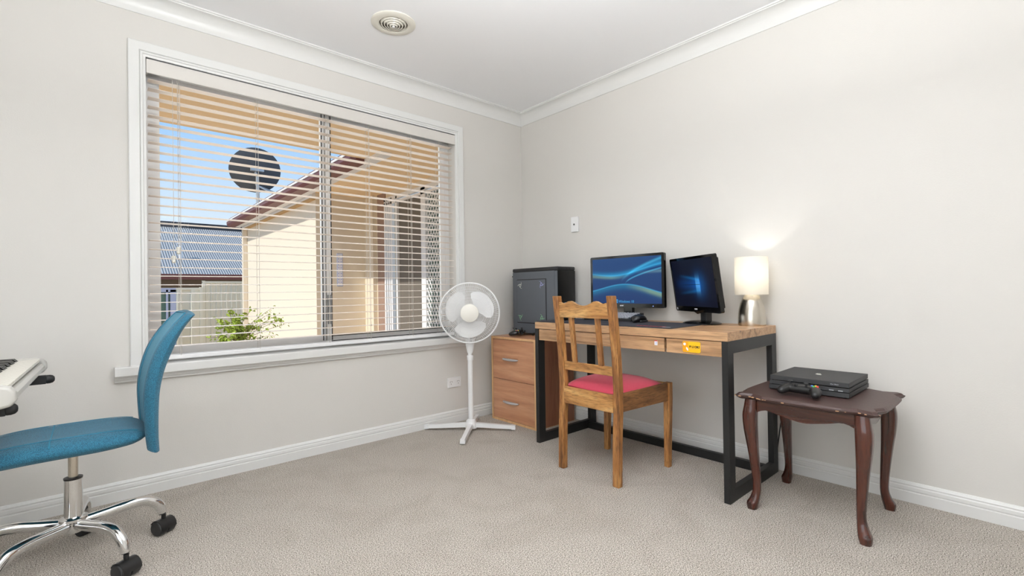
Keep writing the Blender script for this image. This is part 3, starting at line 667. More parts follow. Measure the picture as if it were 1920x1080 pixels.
# ------------------------------------------------------------------ filing cabinet
CBX0, CBX1, CBY0, CBY1, CBZ = -0.436, -0.048, -0.580, -0.108, 0.615
C_ = thing('filing_cabinet', 'two-drawer beech filing cabinet in the corner beside the desk', 'cabinet', (-0.24, -0.344, 0))
bm = bm_new(); t = 0.016
box(bm, CBX0, CBX1, CBY0, CBY0+t, 0, CBZ-t); box(bm, CBX0, CBX1, CBY1-t, CBY1, 0, CBZ-t); box(bm, CBX0, CBX1, CBY0, CBY1, CBZ-t, CBZ)
box(bm, CBX0, CBX1, CBY0+t, CBY1-t, 0.0, t); box(bm, CBX1-t, CBX1, CBY0+t, CBY1-t, t, CBZ-t); finish(bm, 'carcass', 'beech_edge', C_)
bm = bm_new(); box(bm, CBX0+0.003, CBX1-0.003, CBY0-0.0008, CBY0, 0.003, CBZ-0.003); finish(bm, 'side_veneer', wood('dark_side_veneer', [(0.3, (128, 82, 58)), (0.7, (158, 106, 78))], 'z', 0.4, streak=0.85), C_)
bm = bm_new(); box(bm, CBX0+0.002, CBX1-0.002, CBY0+0.002, CBY1-0.002, CBZ, CBZ+0.0008); finish(bm, 'top_veneer', 'beech', C_)
for z0, z1, hz in ((0.019, 0.3055, 0.151), (0.3085, 0.596, 0.458)):
    bm = bm_new(); box(bm, CBX0+0.001, CBX0+0.016, CBY0+t+0.002, CBY1-t-0.002, z0, z1, 0.0008, 1); box(bm, CBX0+0.02, CBX1-0.03, CBY0+0.03, CBY1-0.03, z0+0.01, z1-0.04)
    dr = finish(bm, 'drawer', 'beech', C_)
    hb = bm_new(); yc = -0.326; pts = smooth_path([(CBX0, yc+0.080, hz), (CBX0-0.014, yc+0.062, hz), (CBX0-0.022, yc, hz), (CBX0-0.014, yc-0.062, hz), (CBX0, yc-0.080, hz)], 5)
    n_ = len(pts); rr = [0.003+0.009*math.sin(PI*i/(n_-1)) for i in range(n_)]
    tube(hb, pts, rr, 12, flat=0.8); finish(hb, 'handle', 'silver', dr, smooth=True)

# ------------------------------------------------------------------ computer tower
TX0, TX1, TY0, TY1, TZ0, TZ1 = -0.240, -0.052, -0.612, -0.142, CBZ+0.001, 1.118
PC = thing('computer_tower', 'tall black computer tower with four corner stickers on its side panel', 'computer', (-0.146, -0.377, TZ0))
bm = bm_new(); box(bm, TX0, TX1, TY0+0.03, TY1, TZ0+0.018, TZ1-0.028); finish(bm, 'case_body', 'case', PC)
bm = bm_new(); box(bm, TX0-0.001, TX1+0.001, TY0, TY1+0.004, TZ1-0.028, TZ1, 0.008, 3); finish(bm, 'top_cover', 'blackm', PC)
bm = bm_new(); box(bm, TX0+0.001, TX1, TY0, TY0+0.030, TZ0+0.012, TZ1-0.028, 0.003); finish(bm, 'front_bezel', 'gloss', PC)
bm = bm_new(); box(bm, TX0-0.0005, TX0+0.012, TY0+0.001, TY0+0.028, TZ0+0.016, TZ1-0.03); finish(bm, 'bezel_edge', 'case', PC)
bm = bm_new(); bmesh.ops.create_grid
p0, p1, q0, q1 = -0.495, -0.190, 0.712, 1.030
for a_, b_, c_, d_ in ((p0-0.006, p0, q0-0.006, q1+0.006), (p1, p1+0.003, q0-0.003, q1+0.003), (p0, p1, q1, q1+0.006), (p0, p1, q0-0.006, q0)): box(bm, TX0-0.0010, TX0, a_, b_, c_, d_)
finish(bm, 'panel_groove', 'ink', PC)
bm = bm_new(); box(bm, TX0-0.004, TX0-0.0005, p0, p1, q0, q1, 0.0015, 1); pnl = finish(bm, 'raised_panel', 'case', PC)
def emblem(bm, cy, cz, s, rot):
    # three hooked arms wound round a knot
    for k in range(3):
        a0 = rot+k*2*PI/3; pts = []
        for i in range(7):
            tt = i/6; r = s*(0.18+0.82*tt); a = a0+0.9*tt; pts.append((TX0-0.0043, cy-r*math.cos(a), cz+r*math.sin(a)))
        tube(bm, pts, [s*0.10*(1-0.75*i/6) for i in range(7)], 6, flat=1.0)
        pts = []
        for i in range(7):
            tt = i/6; a = a0+PI/3+2.4*tt; r = s*0.34; pts.append((TX0-0.0043, cy-r*math.cos(a), cz+r*math.sin(a)))
        tube(bm, pts, s*0.06, 6)
for (cy, cz, m_, rot) in ((-0.228, 0.990, 'creamink', 0.3), (-0.455, 0.994, 'violetink', 1.4), (-0.228, 0.752, 'greenink', 2.0), (-0.455, 0.752, 'greenink', 1.2)):
    bm = bm_new(); emblem(bm, cy, cz, 0.030, rot)
    for v in bm.verts: v.co.x = TX0-0.0043+(v.co.x-(TX0-0.0043))*0.12
    finish(bm, 'emblem_sticker', m_, PC)
for z in (0.66, 1.06):
    bm = bm_new(); cyl(bm, (TX0+0.006, TY1, z), 0.005, 0.010, 12, axis='y'); finish(bm, 'thumb_screw', 'blackm', PC)
for y in (TY0+0.03, TY1-0.06):
    for x in (TX0+0.01, TX1-0.04):
        bm = bm_new(); box(bm, x, x+0.03, y, y+0.04, TZ0, TZ0+0.02, 0.002); finish(bm, 'case_foot', 'blackm', PC)
bm = bm_new()
for x in (-0.15, -0.12): box(bm, x, x+0.014, TY0-0.0006, TY0+0.002, TZ1-0.020, TZ1-0.010)
finish(bm, 'front_ports', 'ink', PC)
bm = bm_new(); tube(bm, smooth_path([(-0.19, -0.50, CBZ+0.006), (-0.30, -0.47, CBZ+0.008), (-0.32, -0.53, CBZ+0.006), (-0.27, -0.56, CBZ+0.02), (-0.31, -0.44, CBZ+0.03), (-0.27, -0.39, CBZ+0.006)], 6), 0.0035, 8)
tag(finish(bm, 'coiled_cable', 'blackp', smooth=True), 'short black cable curled beside the foot of the computer tower', 'cable')

# ------------------------------------------------------------------ game controllers
def controller(label, loc, rz, abxy=True):
    G = thing('game_controller', label, 'game controller', loc, rz)
    bpy.context.view_layer.update()
    V_ = [(0, 0, 0.026), (0.034, 0.004, 0.028), (0.052, 0.002, 0.030), (0.062, -0.024, 0.024), (0.069, -0.052, 0.016), (-0.034, 0.004, 0.028), (-0.052, 0.002, 0.030), (-0.062, -0.024, 0.024), (-0.069, -0.052, 0.016), (0, 0.016, 0.028)]
    Ed = [(0, 1), (1, 2), (2, 3), (3, 4), (0, 5), (5, 6), (6, 7), (7, 8), (0, 9)]
    Rr = [(0.025, 0.017), (0.027, 0.019), (0.028, 0.020), (0.023, 0.019), (0.014, 0.013), (0.027, 0.019), (0.028, 0.020), (0.023, 0.019), (0.014, 0.013), (0.02, 0.014)]
    o = skinned('controller_body', V_, Ed, Rr, 'blackp', None, 2); o.parent = G
    for x, y in ((-0.046, 0.006), (0.022, -0.012)):
        bm = bm_new(); cyl(bm, (x, y, 0.044), 0.004, 0.010, 12); lathe(bm, [(0.0001, 0.054), (0.008, 0.055), (0.0095, 0.058), (0.008, 0.060), (0.0001, 0.058)], (x, y, 0), 16); q = finish(bm, 'thumb_stick', 'blackm', smooth=40); q.parent = G
    bm = bm_new(); box(bm, -0.028, -0.012, -0.015, -0.010, 0.042, 0.049); box(bm, -0.0225, -0.0175, -0.021, -0.004, 0.042, 0.049); q = finish(bm, 'direction_pad', 'blackm'); q.parent = G
    for (dx, dy, c_) in ((0, -0.010, (70, 190, 90)), (0.010, 0, (215, 60, 60)), (-0.010, 0, (70, 130, 220)), (0, 0.010, (230, 200, 60))):
        bm = bm_new(); lathe(bm, [(0.0001, 0.0), (0.0042, 0.0), (0.0042, 0.006), (0.003, 0.0075), (0.0001, 0.008)], (0.047+dx, 0.006+dy, 0.043), 12)
        q = finish(bm, 'face_button', mat('face_button_colour', c_, 0.3), smooth=40); q.parent = G
    for s in (-1, 1):
        bm = bm_new(); box(bm, s*0.046-0.017, s*0.046+0.017, 0.014, 0.030, 0.022, 0.040, 0.005); q = finish(bm, 'trigger', 'gloss'); q.parent = G
    return G
controller('black gamepad lying on the beech filing cabinet by the tower', (-0.330, -0.300, CBZ+0.001), -PI/2-1.15)
TT = 0.495

# ------------------------------------------------------------------ wooden chair
CH = thing('dining_chair', 'honey oak chair with crimson padded seat pulled up to the desk', 'chair', (-0.59, -1.325, 0))
def zpost(y0, y1):
    prof = [(-0.795, 0.0), (-0.790, 0.20), (-0.780, 0.36), (-0.778, 0.46), (-0.788, 0.62), (-0.806, 0.78), (-0.824, 0.918)]
    bm = bm_new(); rings = []
    for x, z in prof:
        h = 0.0175 if z > 0.1 else 0.0165
        rings.append([(x-h, y0, z), (x+h, y0, z), (x+h, y1, z), (x-h, y1, z)])
    loft(bm, rings); o = finish(bm, 'rear_post', 'oakz', CH, smooth=30); bevel_mod(o, 0.003); return o
zpost(-1.166, -1.130); zpost(-1.518, -1.482)
def postx(z):
    pr = [(-0.795, 0.0), (-0.790, 0.20), (-0.780, 0.36), (-0.778, 0.46), (-0.788, 0.62), (-0.806, 0.78), (-0.824, 0.918)]
    for (xa, za), (xb, zb) in zip(pr, pr[1:]):
        if za <= z <= zb: return xa+(xb-xa)*(z-za)/(zb-za)
    return pr[-1][0]
for y0, y1 in ((-1.148, -1.112), (-1.545, -1.509)):
    bm = bm_new(); rings = []
    for z, h in ((0, 0.0145), (0.36, 0.018), (0.448, 0.018)):
        xc, yc = -0.385+(0.012 if z > 0.1 else 0), (y0+y1)/2; rings.append([(xc-h, yc-h, z), (xc+h, yc-h, z), (xc+h, yc+h, z), (xc-h, yc+h, z)])
    loft(bm, rings); bevel_mod(finish(bm, 'front_leg', 'oakz', CH), 0.003)
bm = bm_new(); box(bm, -0.800, -0.782, -1.482, -1.166, 0.350, 0.437, 0.002, 1); finish(bm, 'back_rail', 'oaky', CH)
bm = bm_new(); box(bm, -0.388, -0.366, -1.509, -1.148, 0.355, 0.446, 0.002, 1); finish(bm, 'front_rail', 'oaky', CH)
for ya, yb in ((-1.160, -1.140), (-1.488, -1.517)):
    s = -1 if ya > -1.3 else 1
    y_in0, y_in1 = (ya, yb)
    w0 = 0.020*(1 if s < 0 else -1)
    bm = bm_new(); loft(bm, [[(-0.765, ya, 0.352), (-0.765, ya+w0*(-1), 0.352), (-0.765, ya+w0*(-1), 0.440), (-0.765, ya, 0.440)] if False else [(-0.765, ya+dy, z) for dy, z in ((0, 0.352), (-s*0.020, 0.352), (-s*0.020, 0.442), (0, 0.442))],
                             [(-0.390, yb+dy, z) for dy, z in ((0, 0.352), (-s*0.020, 0.352), (-s*0.020, 0.446), (0, 0.446))]])
    bevel_mod(finish(bm, 'side_rail', 'oakx', CH), 0.0015)
bm = bm_new(); n = 14
for i in range(n+1):
    pass
yA, yB = -1.166, -1.482; top = []
for i in range(25):
    s_ = i/24; y = yA+(yB-yA)*s_
    k = 2*abs(s_-0.5)        # 0 centre .. 1 ends
    z = 0.874+0.018*math.exp(-((k-0.52)/0.20)**2)+0.012*max(0, (k-0.75)/0.25)-0.006*math.exp(-(k/0.25)**2)
    top.append((y, z))
rings = []
for y, z in top:
    xc = postx(0.85); rings.append([(xc-0.010, y, 0.806), (xc+0.008, y, 0.806), (xc-0.004+0.008, y, z), (xc-0.004-0.010, y, z)])
loft(bm, rings); finish(bm, 'top_rail', 'oaky', CH)
bm = bm_new(); xc = postx(0.55); box(bm, xc-0.009, xc+0.009, -1.482, -1.166, 0.526, 0.570, 0.002, 1); finish(bm, 'lower_rail', 'oaky', CH)
for s_ in (0.22, 0.76):
    y = yA+(yB-yA)*s_; bm = bm_new()
    xa, xb = postx(0.56), postx(0.82); loft(bm, [[(xa+dx, y+dy, 0.568) for dx, dy in ((-0.008, -0.014), (0.008, -0.014), (0.008, 0.014), (-0.008, 0.014))], [(xb+dx, y+dy, 0.810) for dx, dy in ((-0.008, -0.014), (0.008, -0.014), (0.008, 0.014), (-0.008, 0.014))]])
    bevel_mod(finish(bm, 'back_slat', 'oakz', CH), 0.002)
bm = bm_new(); N1 = 16; grid = {}
for i in range(N1+1):
    for j in range(N1+1):
        u, v = i/N1, j/N1; x = -0.770+u*0.365; yl = -1.150+0.008*u-0.0; yr = -1.500-0.022*u; y = yl+(yr-yl)*v
        e_ = (1-abs(2*u-1)**3.2)*(1-abs(2*v-1)**3.2); z = 0.440+0.048*max(0, e_)**0.55
        if i == 0 and j in (0, N1): x += 0.01
        grid[i, j] = bm.verts.new((x, y, z))
for i in range(N1):
    for j in range(N1): bm.faces.new((grid[i, j], grid[i+1, j], grid[i+1, j+1], grid[i, j+1]))
lo = [bm.verts.new((x, y, 0.425)) for x, y in ((-0.770, -1.150), (-0.405, -1.142), (-0.405, -1.522), (-0.770, -1.500))]
bm.faces.new(lo)
for a_, b_, seq in ((0, 1, [(i, 0) for i in range(N1+1)]), (1, 2, [(N1, j) for j in range(N1+1)]), (2, 3, [(N1-i, N1) for i in range(N1+1)]), (3, 0, [(0, N1-j) for j in range(N1+1)])):
    bm.faces.new([lo[b_], lo[a_]]+[grid[q] for q in seq])
finish(bm, 'seat_cushion', 'red', CH, smooth=50)

# ------------------------------------------------------------------ side table
TCx, TCy = -0.358, -2.228
ST = thing('side_table', 'small dark mahogany side table with curved legs and worn scalloped top', 'side table', (TCx, TCy, 0))
def toppts(off, hx=0.248, hy=0.258):
    pts = []
    for k in range(4):
        A0 = PI/2*k
        ex, ey = math.cos(A0), math.sin(A0); tx, ty = -ey, ex
        H = hx if k % 2 == 0 else hy; L = hy if k % 2 == 0 else hx
        n = 20
        for i in range(n+1):
            s_ = -1+2*i/n; lim = L-0.018
            a = abs(s_)
            d = -0.020*math.exp(-((a-0.80)/0.13)**2)+0.008*(1-a*a)-0.004
            if a > 0.99: d = -0.004
            px, py = ex*(H+d-off)+tx*s_*(lim-off), ey*(H+d-off)+ty*s_*(lim-off); pts.append((TCx+px, TCy+py))
    return pts
bm = bm_new(); rings = [[(x, y, z) for x, y in toppts(o_)] for o_, z in ((0.014, TT-0.024), (0.006, TT-0.020), (0.001, TT-0.014), (0.0, TT-0.010), (0.005, TT-0.008), (0.009, TT-0.003), (0.013, TT))]
loft(bm, rings); finish(bm, 'table_top', 'tabletop', ST)
bm = bm_new(); random.seed(3); tp = toppts(-0.0004)
for k in range(17):
    i = random.choice(list(range(42, 62)) + list(range(40, 46))+list(range(60, 64))); x, y = tp[i % len(tp)]; nx_, ny_ = tp[(i+1) % len(tp)]; q = random.random(); x += (nx_-x)*q; y += (ny_-y)*q
    s_ = random.uniform(0.0008, 0.0022); box(bm, x-s_, x+s_, y-s_*2.4, y+s_*2.4, TT-0.0135, TT-0.0125+s_)
o = finish(bm, 'edge_chips', 'chip', ST); o['kind'] = 'stuff'
AX0, AX1, AY0, AY1 = TCx-0.205, TCx+0.205, TCy-0.200, TCy+0.200
def apron_z(s_): # s -1..1
    a = abs(s_); return 0.420+0.020*math.cos(a*PI*1.0)*-1*(-1 if False else 1)*0+(-0.016*math.exp(-(a/0.35)**2))+0.012*math.exp(-((a-0.75)/0.2)**2)-0.012*(a**6)
for k in range(4):
    bm = bm_new(); n = 24; outer = []
    for i in range(n+1):
        s_ = -1+2*i/n
        outer.append((s_, apron_z(s_)))
    rings = []
    for s_, z in outer:
        if k == 0: q = [(AX0, TCy+s_*0.185, z), (AX0+0.016, TCy+s_*0.185, z), (AX0+0.016, TCy+s_*0.185, TT-0.024), (AX0, TCy+s_*0.185, TT-0.024)]
        if k == 1: q = [(AX1-0.016, TCy+s_*0.185, z), (AX1, TCy+s_*0.185, z), (AX1, TCy+s_*0.185, TT-0.024), (AX1-0.016, TCy+s_*0.185, TT-0.024)]
        if k == 2: q = [(TCx+s_*0.185, AY0, z), (TCx+s_*0.185, AY0+0.016, z), (TCx+s_*0.185, AY0+0.016, TT-0.024), (TCx+s_*0.185, AY0, TT-0.024)]
        if k == 3: q = [(TCx+s_*0.185, AY1-0.016, z), (TCx+s_*0.185, AY1, z), (TCx+s_*0.185, AY1, TT-0.024), (TCx+s_*0.185, AY1-0.016, TT-0.024)]
        rings.append(q)
    loft(bm, rings); finish(bm, 'apron', 'mahogy', ST)
for sx_ in (-1, 1):
    for sy_ in (-1, 1):
        bx_, by_ = TCx+sx_*0.199, TCy+sy_*0.196
        zs = [TT-0.024, 0.44, 0.40, 0.34, 0.26, 0.17, 0.09, 0.05, 0.025, 0.0]
        off = [0.000, 0.003, 0.008, 0.006, -0.002, -0.011, -0.016, -0.008, 0.003, 0.005]
        rd = [0.024, 0.026, 0.028, 0.026, 0.021, 0.017, 0.015, 0.018, 0.022, 0.018]
        d_ = (sx_*0.7071, sy_*0.7071)
        pth = smooth_path([(bx_+d_[0]*o_, by_+d_[1]*o_, z) for o_, z in zip(off, zs)], 4); rr = interp(rd, 4)
        bm = bm_new(); rings = []
        for p_, r in zip(pth, rr):
            ring = []
            for j in range(16):
                a = 2*PI*j/16; c_, s_ = math.cos(a), math.sin(a); q = 1/((abs(c_)**3.2+abs(s_)**3.2)**(1/3.2)); ring.append((p_.x+r*c_*q, p_.y+r*s_*q, p_.z))
            rings.append(ring)
        loft(bm, rings); finish(bm, 'leg', 'mahog', ST, smooth=60)

# ------------------------------------------------------------------ games console + controller
GC = thing('game_console', 'flat black three-layer games console lying on the side table', 'game console', (-0.265, -2.20, TT))
gx0, gx1, gy0, gy1 = -0.420, -0.105, -2.352, -2.052
for i, (z0, z1, s_) in enumerate(((0.004, 0.022, 0.0), (0.0245, 0.0395, 0.004), (0.043, 0.062, 0.008))):
    bm = bm_new(); prism(bm, [(gx0+s_, TT+z0), (gx1-0.002, TT+z0), (gx1+0.002, TT+z1), (gx0+s_+0.003, TT+z1)], 'y', gy0+s_*0.3, gy1-s_*0.3); bevel_mod(finish(bm, 'console_layer', 'blackm', GC), 0.0012)
bm = bm_new(); box(bm, gx0+0.014, gx1-0.008, gy0+0.008, gy1-0.008, TT+0.020, TT+0.045); box(bm, gx0+0.03, gx1-0.03, gy0+0.03, gy1-0.03, TT, TT+0.006); finish(bm, 'inner_core', 'gloss', GC)
TZM = Matrix(((0, 1, 0, 0), (-1, 0, 0, 0), (0, 0, 1, 0), (0, 0, 0, 1)))
text_mesh('P', 0.036, 'logo_letter', 'creamink', at(-0.262, -2.188, TT+0.0622) @ TZM, GC, bold=0.0008)
text_mesh('S', 0.028, 'logo_letter', 'creamink', at(-0.272, -2.196, TT+0.0622) @ Matrix.Shear('XY', 4, (0.5, 0)) @ TZM @ Matrix.Diagonal((1.5, 0.7, 1, 1)), GC, bold=0.0006)
text_mesh('PS4 PRO', 0.008, 'front_lettering', 'grey', at(gx0+0.0085, -2.285, TT+0.049) @ TX, GC, bold=0.0001)
bm = bm_new()
for y in (-2.29, -2.322): box(bm, gx0+0.003, gx0+0.006, y-0.008, y+0.008, TT+0.0265, TT+0.0305)
finish(bm, 'front_ports', 'grey', GC)
bm = bm_new(); box(bm, gx0+0.003, gx0+0.0045, -2.262, -2.10, TT+0.0355, TT+0.0375); finish(bm, 'disc_slot', 'ink', GC)
controller('black gamepad on the side table, leaning against the games console', (-0.492, -2.205, TT+0.001), -PI/2-0.10)

# ------------------------------------------------------------------ pedestal fan
FX, FY = -0.735, -0.245
FN = thing('pedestal_fan', 'white pedestal fan on a cross foot in front of the window corner', 'fan', (FX, FY, 0))
bm = bm_new(); lathe(bm, [(0.0001, 0.075), (0.022, 0.075), (0.026, 0.070), (0.034, 0.064), (0.036, 0.052), (0.040, 0.045), (0.040, 0.015), (0.0001, 0.015)], (FX, FY, 0), 24); finish(bm, 'foot_hub', 'plastic', FN, smooth=40)
A0 = math.atan2(-0.245, 0.235)
for k in range(4):
    a = A0+k*PI/2; d_ = Vector((math.cos(a), math.sin(a), 0)); n_ = Vector((-d_.y, d_.x, 0)); L = (0.305, 0.28, 0.325, 0.325)[k]
    bm = bm_new(); rings = []
    for r, z, hw, hh in ((0.03, 0.036, 0.017, 0.014), (L-0.03, 0.022, 0.014, 0.012), (L-0.029, 0.0215, 0.0165, 0.014), (L, 0.020, 0.0165, 0.0135)):
        c_ = Vector((FX, FY, z))+d_*r; rings.append([c_-n_*hw-Vector((0, 0, hh)), c_+n_*hw-Vector((0, 0, hh)), c_+n_*hw*0.9+Vector((0, 0, hh)), c_-n_*hw*0.9+Vector((0, 0, hh))])
    loft(bm, rings); bevel_mod(finish(bm, 'foot', 'plastic', FN), 0.003)
bm = bm_new(); cyl(bm, (FX, FY, 0.07), 0.0175, 0.42, 24); finish(bm, 'lower_pole', 'plastic', FN, smooth=40)
bm = bm_new(); lathe(bm, [(0.0001, 0.478), (0.022, 0.478), (0.023, 0.484), (0.023, 0.508), (0.019, 0.512), (0.015, 0.512), (0.015, 0.53), (0.0001, 0.53)], (FX, FY, 0), 24); finish(bm, 'height_collar', 'plastic', FN, smooth=40)
fd = Vector((CX-FX, CY-FY, 0)).normalized(); fs = Vector((fd.y, -fd.x, 0))      # facing direction, side direction
if fs.dot(Vector((1, -1, 0))) < 0: fs = -fs
bm = bm_new(); rings = []
for z, w1, dp, oc in ((0.528, 0.019, 0.016, 0), (0.56, 0.026, 0.019, 0), (0.60, 0.031, 0.022, 0), (0.64, 0.032, 0.023, 0), (0.69, 0.029, 0.023, 0), (0.74, 0.026, 0.024, 0.0), (0.78, 0.024, 0.026, 0.0)):
    ring = []
    for j in range(20):
        a = 2*PI*j/20; c_, s_ = math.cos(a), math.sin(a); q = 1/((abs(c_)**3+abs(s_)**3)**(1/3)); ring.append(Vector((FX, FY, z))+fs*(w1*c_*q)+fd*(dp*s_*q+oc))
    rings.append(ring)
loft(bm, rings); cp = finish(bm, 'control_column', 'plastic', FN, smooth=50)
for i in range(5):
    bm = bm_new(); Mx = Matrix((fs, Vector((0, 0, 1)), fd)).transposed().to_4x4()
    lathe(bm, [(0.0001, 0.0), (0.0045, 0.0), (0.0045, 0.003), (0.003, 0.0045), (0.0001, 0.0045)], Vector((FX, FY, 0.664-i*0.013))+fd*0.022+fs*0.006, 12, M=Mx.to_3x3()); finish(bm, 'speed_button', 'grey', cp, smooth=40)
HC = Vector((FX, FY, 0.806))+fd*0.075       # grille plane centre
MF = Matrix((fs, Vector((0, 0, 1)), fd)).transposed().to_3x3()   # local: x side, y up, z towards viewer
def FP(x, y, z): return HC+fs*x+Vector((0, 0, y))+fd*z
bm = bm_new(); lathe(bm, [(0.0001, -0.155), (0.035, -0.150), (0.052, -0.13), (0.056, -0.09), (0.054, -0.05), (0.045, -0.035), (0.0001, -0.035)], HC, 32, M=MF); finish(bm, 'motor_housing', 'plastic', FN, smooth=40)
def grille(name, zf, R0, R1, nw, rings_):
    bm = bm_new()
    for i in range(nw):
        a0 = 2*PI*i/nw; pts = []
        for k in range(7):
            tt = k/6; r = R0+(R1-R0)*tt; a = a0+0.10*tt; pts.append(FP(r*math.cos(a), r*math.sin(a), zf(r)))
        tube(bm, pts, 0.0009, 4, caps=False)
    for r in rings_: torus(bm, HC+fd*zf(r), r, 0.0013, 48, 4, M=MF)
    return finish(bm, name, 'plastic', FN)
grille('front_grille', lambda r: 0.040*(1-(r/0.2)**3)+0.005, 0.058, 0.200, 96, (0.10, 0.145, 0.178))
grille('rear_grille', lambda r: -0.060*(1-(r/0.2)**4)-0.005, 0.050, 0.200, 84, (0.08, 0.12, 0.16))
bm = bm_new(); torus(bm, HC, 0.201, 0.0055, 64, 8, M=MF); finish(bm, 'grille_rim', 'plastic', FN, smooth=True)
bm = bm_new(); lathe(bm, [(0.0001, 0.056), (0.055, 0.055), (0.0600, 0.052), (0.061, 0.043), (0.0001, 0.041)], HC, 32, M=MF); finish(bm, 'centre_badge', mat('warm_white_badge', (240, 237, 228), 0.4), FN, smooth=40)
bm = bm_new(); lathe(bm, [(0.0001, 0.022), (0.026, 0.021), (0.032, 0.015), (0.034, -0.03), (0.0001, -0.03)], HC, 32, M=MF); finish(bm, 'blade_hub', 'plastic', FN, smooth=40)
for ac in (math.radians(150), math.radians(28), math.radians(268)):
    bm = bm_new(); top_, bot_ = {}, {}; na, nr = 12, 10
    for i in range(na+1):
        for j in range(nr+1):
            s_ = -1+2*i/na; tt = j/nr
            ro = 0.166*(1-0.16*abs(s_)**3-0.05*s_)
            r = 0.028+(ro-0.028)*tt; half = math.radians(16+34*min(1, tt*1.5)) if tt < 1 else math.radians(50)
            a = ac+s_*half+0.15*tt; z = -0.012*s_*(0.4+tt)*1.0
            x_, y_ = r*math.cos(a), r*math.sin(a)
            top_[i, j] = bm.verts.new(FP(x_, y_, z+0.001)); bot_[i, j] = bm.verts.new(FP(x_, y_, z-0.001))
    for i in range(na):
        for j in range(nr):
            bm.faces.new((top_[i, j], top_[i+1, j], top_[i+1, j+1], top_[i, j+1])); bm.faces.new((bot_[i, j+1], bot_[i+1, j+1], bot_[i+1, j], bot_[i, j]))
    for i in range(na):
        bm.faces.new((top_[i, nr], top_[i+1, nr], bot_[i+1, nr], bot_[i, nr])); bm.faces.new((top_[i+1, 0], top_[i, 0], bot_[i, 0], bot_[i+1, 0]))
    for j in range(nr):
        bm.faces.new((top_[0, j], top_[0, j+1], bot_[0, j+1], bot_[0, j])); bm.faces.new((top_[na, j+1], top_[na, j], bot_[na, j], bot_[na, j+1]))
    finish(bm, 'fan_blade', 'plastic', FN, smooth=40)

# ------------------------------------------------------------------ office chair
HX, HY = -2.733, -0.570
OC = thing('office_chair', 'teal mesh office chair on a chrome star base facing the digital piano', 'office chair', (HX, HY, 0))
bm = bm_new(); lathe(bm, [(0.0001, 0.115), (0.026, 0.115), (0.028, 0.12), (0.030, 0.150), (0.040, 0.158), (0.040, 0.166), (0.027, 0.172), (0.0001, 0.172)], (HX, HY, 0), 32); hub = finish(bm, 'hub', 'chrome', OC, smooth=35)
bm = bm_new(); lathe(bm, [(0.0001, 0.165), (0.0255, 0.166), (0.0255, 0.302), (0.0001, 0.302)], (HX, HY, 0), 32); finish(bm, 'column_sleeve', 'chrome', OC, smooth=35)
bm = bm_new(); lathe(bm, [(0.0001, 0.302), (0.026, 0.302), (0.0265, 0.308), (0.0001, 0.311)], (HX, HY, 0), 32); finish(bm, 'sleeve_cap', 'blackp', OC, smooth=35)
bm = bm_new(); lathe(bm, [(0.0001, 0.308), (0.014, 0.308), (0.014, 0.395), (0.0001, 0.395)], (HX, HY, 0), 24); finish(bm, 'gas_lift', 'steel', OC, smooth=35)
bm = bm_new(); box(bm, HX-0.045, HX+0.06, HY-0.05, HY+0.05, 0.392, 0.425, 0.006); finish(bm, 'seat_plate', 'blackp', OC)
for ang in (11, -60, -133, 155, 83):
    a = math.radians(ang); d_ = Vector((math.cos(a), math.sin(a), 0)); n_ = Vector((-d_.y, d_.x, 0)); B = Vector((HX, HY, 0))
    P_ = smooth_path([B+d_*0.026+Vector((0, 0, 0.143)), B+d_*0.09+Vector((0, 0, 0.147)), B+d_*0.16+Vector((0, 0, 0.152)), B+d_*0.215+Vector((0, 0, 0.146)), B+d_*0.252+Vector((0, 0, 0.118)), B+d_*0.266+Vector((0, 0, 0.080))], 6)
    n2 = len(P_); rr = [0.0165 if i/n2 < 0.75 else 0.0165-0.003*(i/n2-0.75)/0.25 for i in range(n2)]
    bm = bm_new(); tube(bm, P_, rr, 16, flat=1.15); lg = finish(bm, 'leg', 'chrome', OC, smooth=True)
    # castor: two wheels under a hood
    h = Vector((0.53, -0.848, 0)); ax = Vector((-h.y, h.x, 0)); c_ = B+d_*0.266+h*0.004
    Mw = Matrix((h, Vector((0, 0, 1)), ax)).transposed().to_3x3()
    bm = bm_new()
    for s_ in (-1, 1): lathe(bm, [(0.0001, s_*0.002), (0.027, s_*0.002), (0.0285, s_*0.004), (0.0285, s_*0.028), (0.025, s_*0.033), (0.0001, s_*0.034)], c_+Vector((0, 0, 0.0285)), 24, M=Mw)
    cs = finish(bm, 'castor', 'blackm', OC, smooth=35)
    bm = bm_new(); rings = []
    for s_ in (-0.030, 0.030):
        ring = []
        for j in range(13):
            b_ = math.radians(-5+ 160*j/12); ring.append(c_+Vector((0, 0, 0.0285))+ax*s_+h*(0.0315*math.cos(b_))+Vector((0, 0, 0.0315*math.sin(b_))))
        for j in range(12, -1, -1):
            b_ = math.radians(-5+ 160*j/12); ring.append(c_+Vector((0, 0, 0.0285))+ax*s_+h*(0.0292*math.cos(b_))+Vector((0, 0, 0.0292*math.sin(b_))))
        rings.append(ring)
    loft(bm, rings); cyl(bm, c_+Vector((0, 0, 0.058)), 0.008, 0.020, 12); finish(bm, 'castor_hood', 'blackp', cs, smooth=35)
